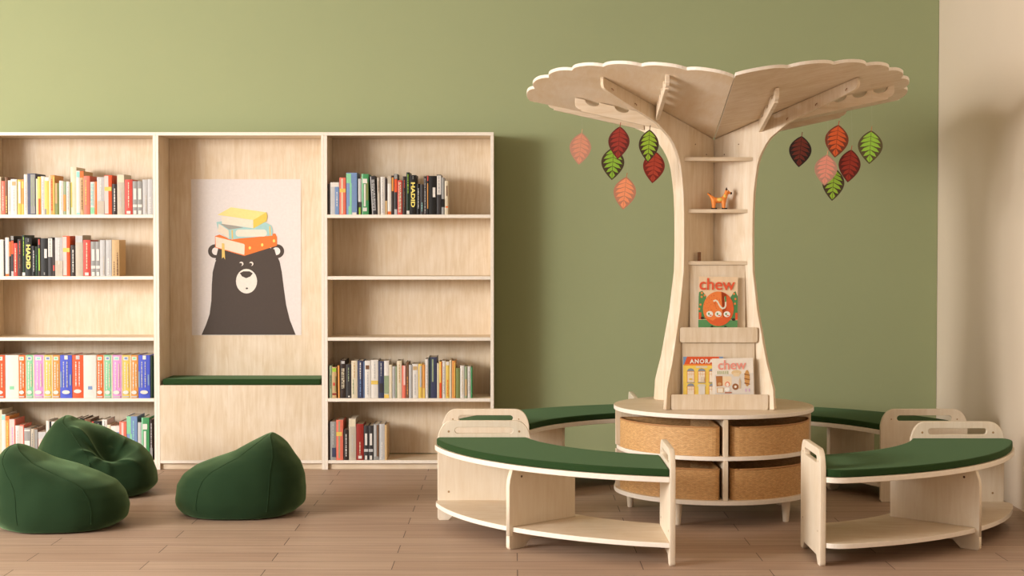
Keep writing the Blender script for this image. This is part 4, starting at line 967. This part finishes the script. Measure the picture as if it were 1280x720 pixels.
B1r = [(553.8, 23), (556, 29), (561, 37.5), (573, 62.5), (583, 93.8), (593.8, 125), (603, 143.8), (615.6, 154.7), (631, 159.4), (647, 157), (656, 151), (665, 130)]
beanbag(B1l, B1r, (22, 553.8), 7.64, .27, 'front left green beanbag cut by the left picture edge', (66, 82))
B2l = [(520, 79), (523, 74), (528, 68.8), (540.6, 59.4), (558, 49), (575, 43), (595, 40), (615, 44), (625, 50)]
B2r = [(520, 81), (522, 87), (526.5, 94), (536, 125), (547, 150), (559, 175), (572, 187.5), (590.6, 194), (603, 195.3), (615, 190), (625, 178)]
h1 = at(136, 552, 8.50)
beanbag(B2l, B2r, (80, 520), 8.62, .28, 'rear green beanbag with a crumpled sat-in hollow, against the bookcase', (74,),
        dents=[((h1.x, 8.50, h1.z), .15, .12, 9)], lean_y=.04)

# ------------------------------------------------------------------ light
w = bpy.data.worlds.new('World'); scn.world = w; w.use_nodes = True
bg = w.node_tree.nodes['Background']; bg.inputs[0].default_value = (1.0, .90, .78, 1); bg.inputs[1].default_value = .245
def area(name, loc, target, sx, sy, power, col):
    ld = bpy.data.lights.new(name, 'AREA'); ld.shape = 'RECTANGLE'; ld.size = sx; ld.size_y = sy; ld.energy = power; ld.color = col
    o = bpy.data.objects.new(name, ld); COL.objects.link(o); o.location = loc
    o.rotation_euler = (Vector(target) - Vector(loc)).to_track_quat('-Z', 'Y').to_euler(); return o
area('window_daylight', (-6.7, 3.4, 2.35), (0, 9.2, 1.3), 2.0, 1.6, 440, (1, .985, .965))
area('window_daylight', (-6.7, .8, 1.9), (0, 8.6, 1.0), 2.0, 2.2, 90, (1, .98, .95))
area('window_daylight', (-6.7, 6.1, 1.7), (0, 8.0, .6), 1.8, 1.8, 110, (1, .985, .965))

# ------------------------------------------------------------------ camera
cam = bpy.data.cameras.new('camera'); co = bpy.data.objects.new('camera', cam); COL.objects.link(co)
cam.sensor_width = 36; cam.lens = F / 1280 * 36; co.location = (0, 0, H); co.rotation_euler = (math.pi / 2 - TH, 0, 0); cam.clip_end = 100
scn.camera = co
scn.view_settings.view_transform = 'Standard'; scn.view_settings.look = 'None'; scn.view_settings.gamma = 1
scn.view_settings.use_curve_mapping = False; scn.view_settings.exposure = 0.13
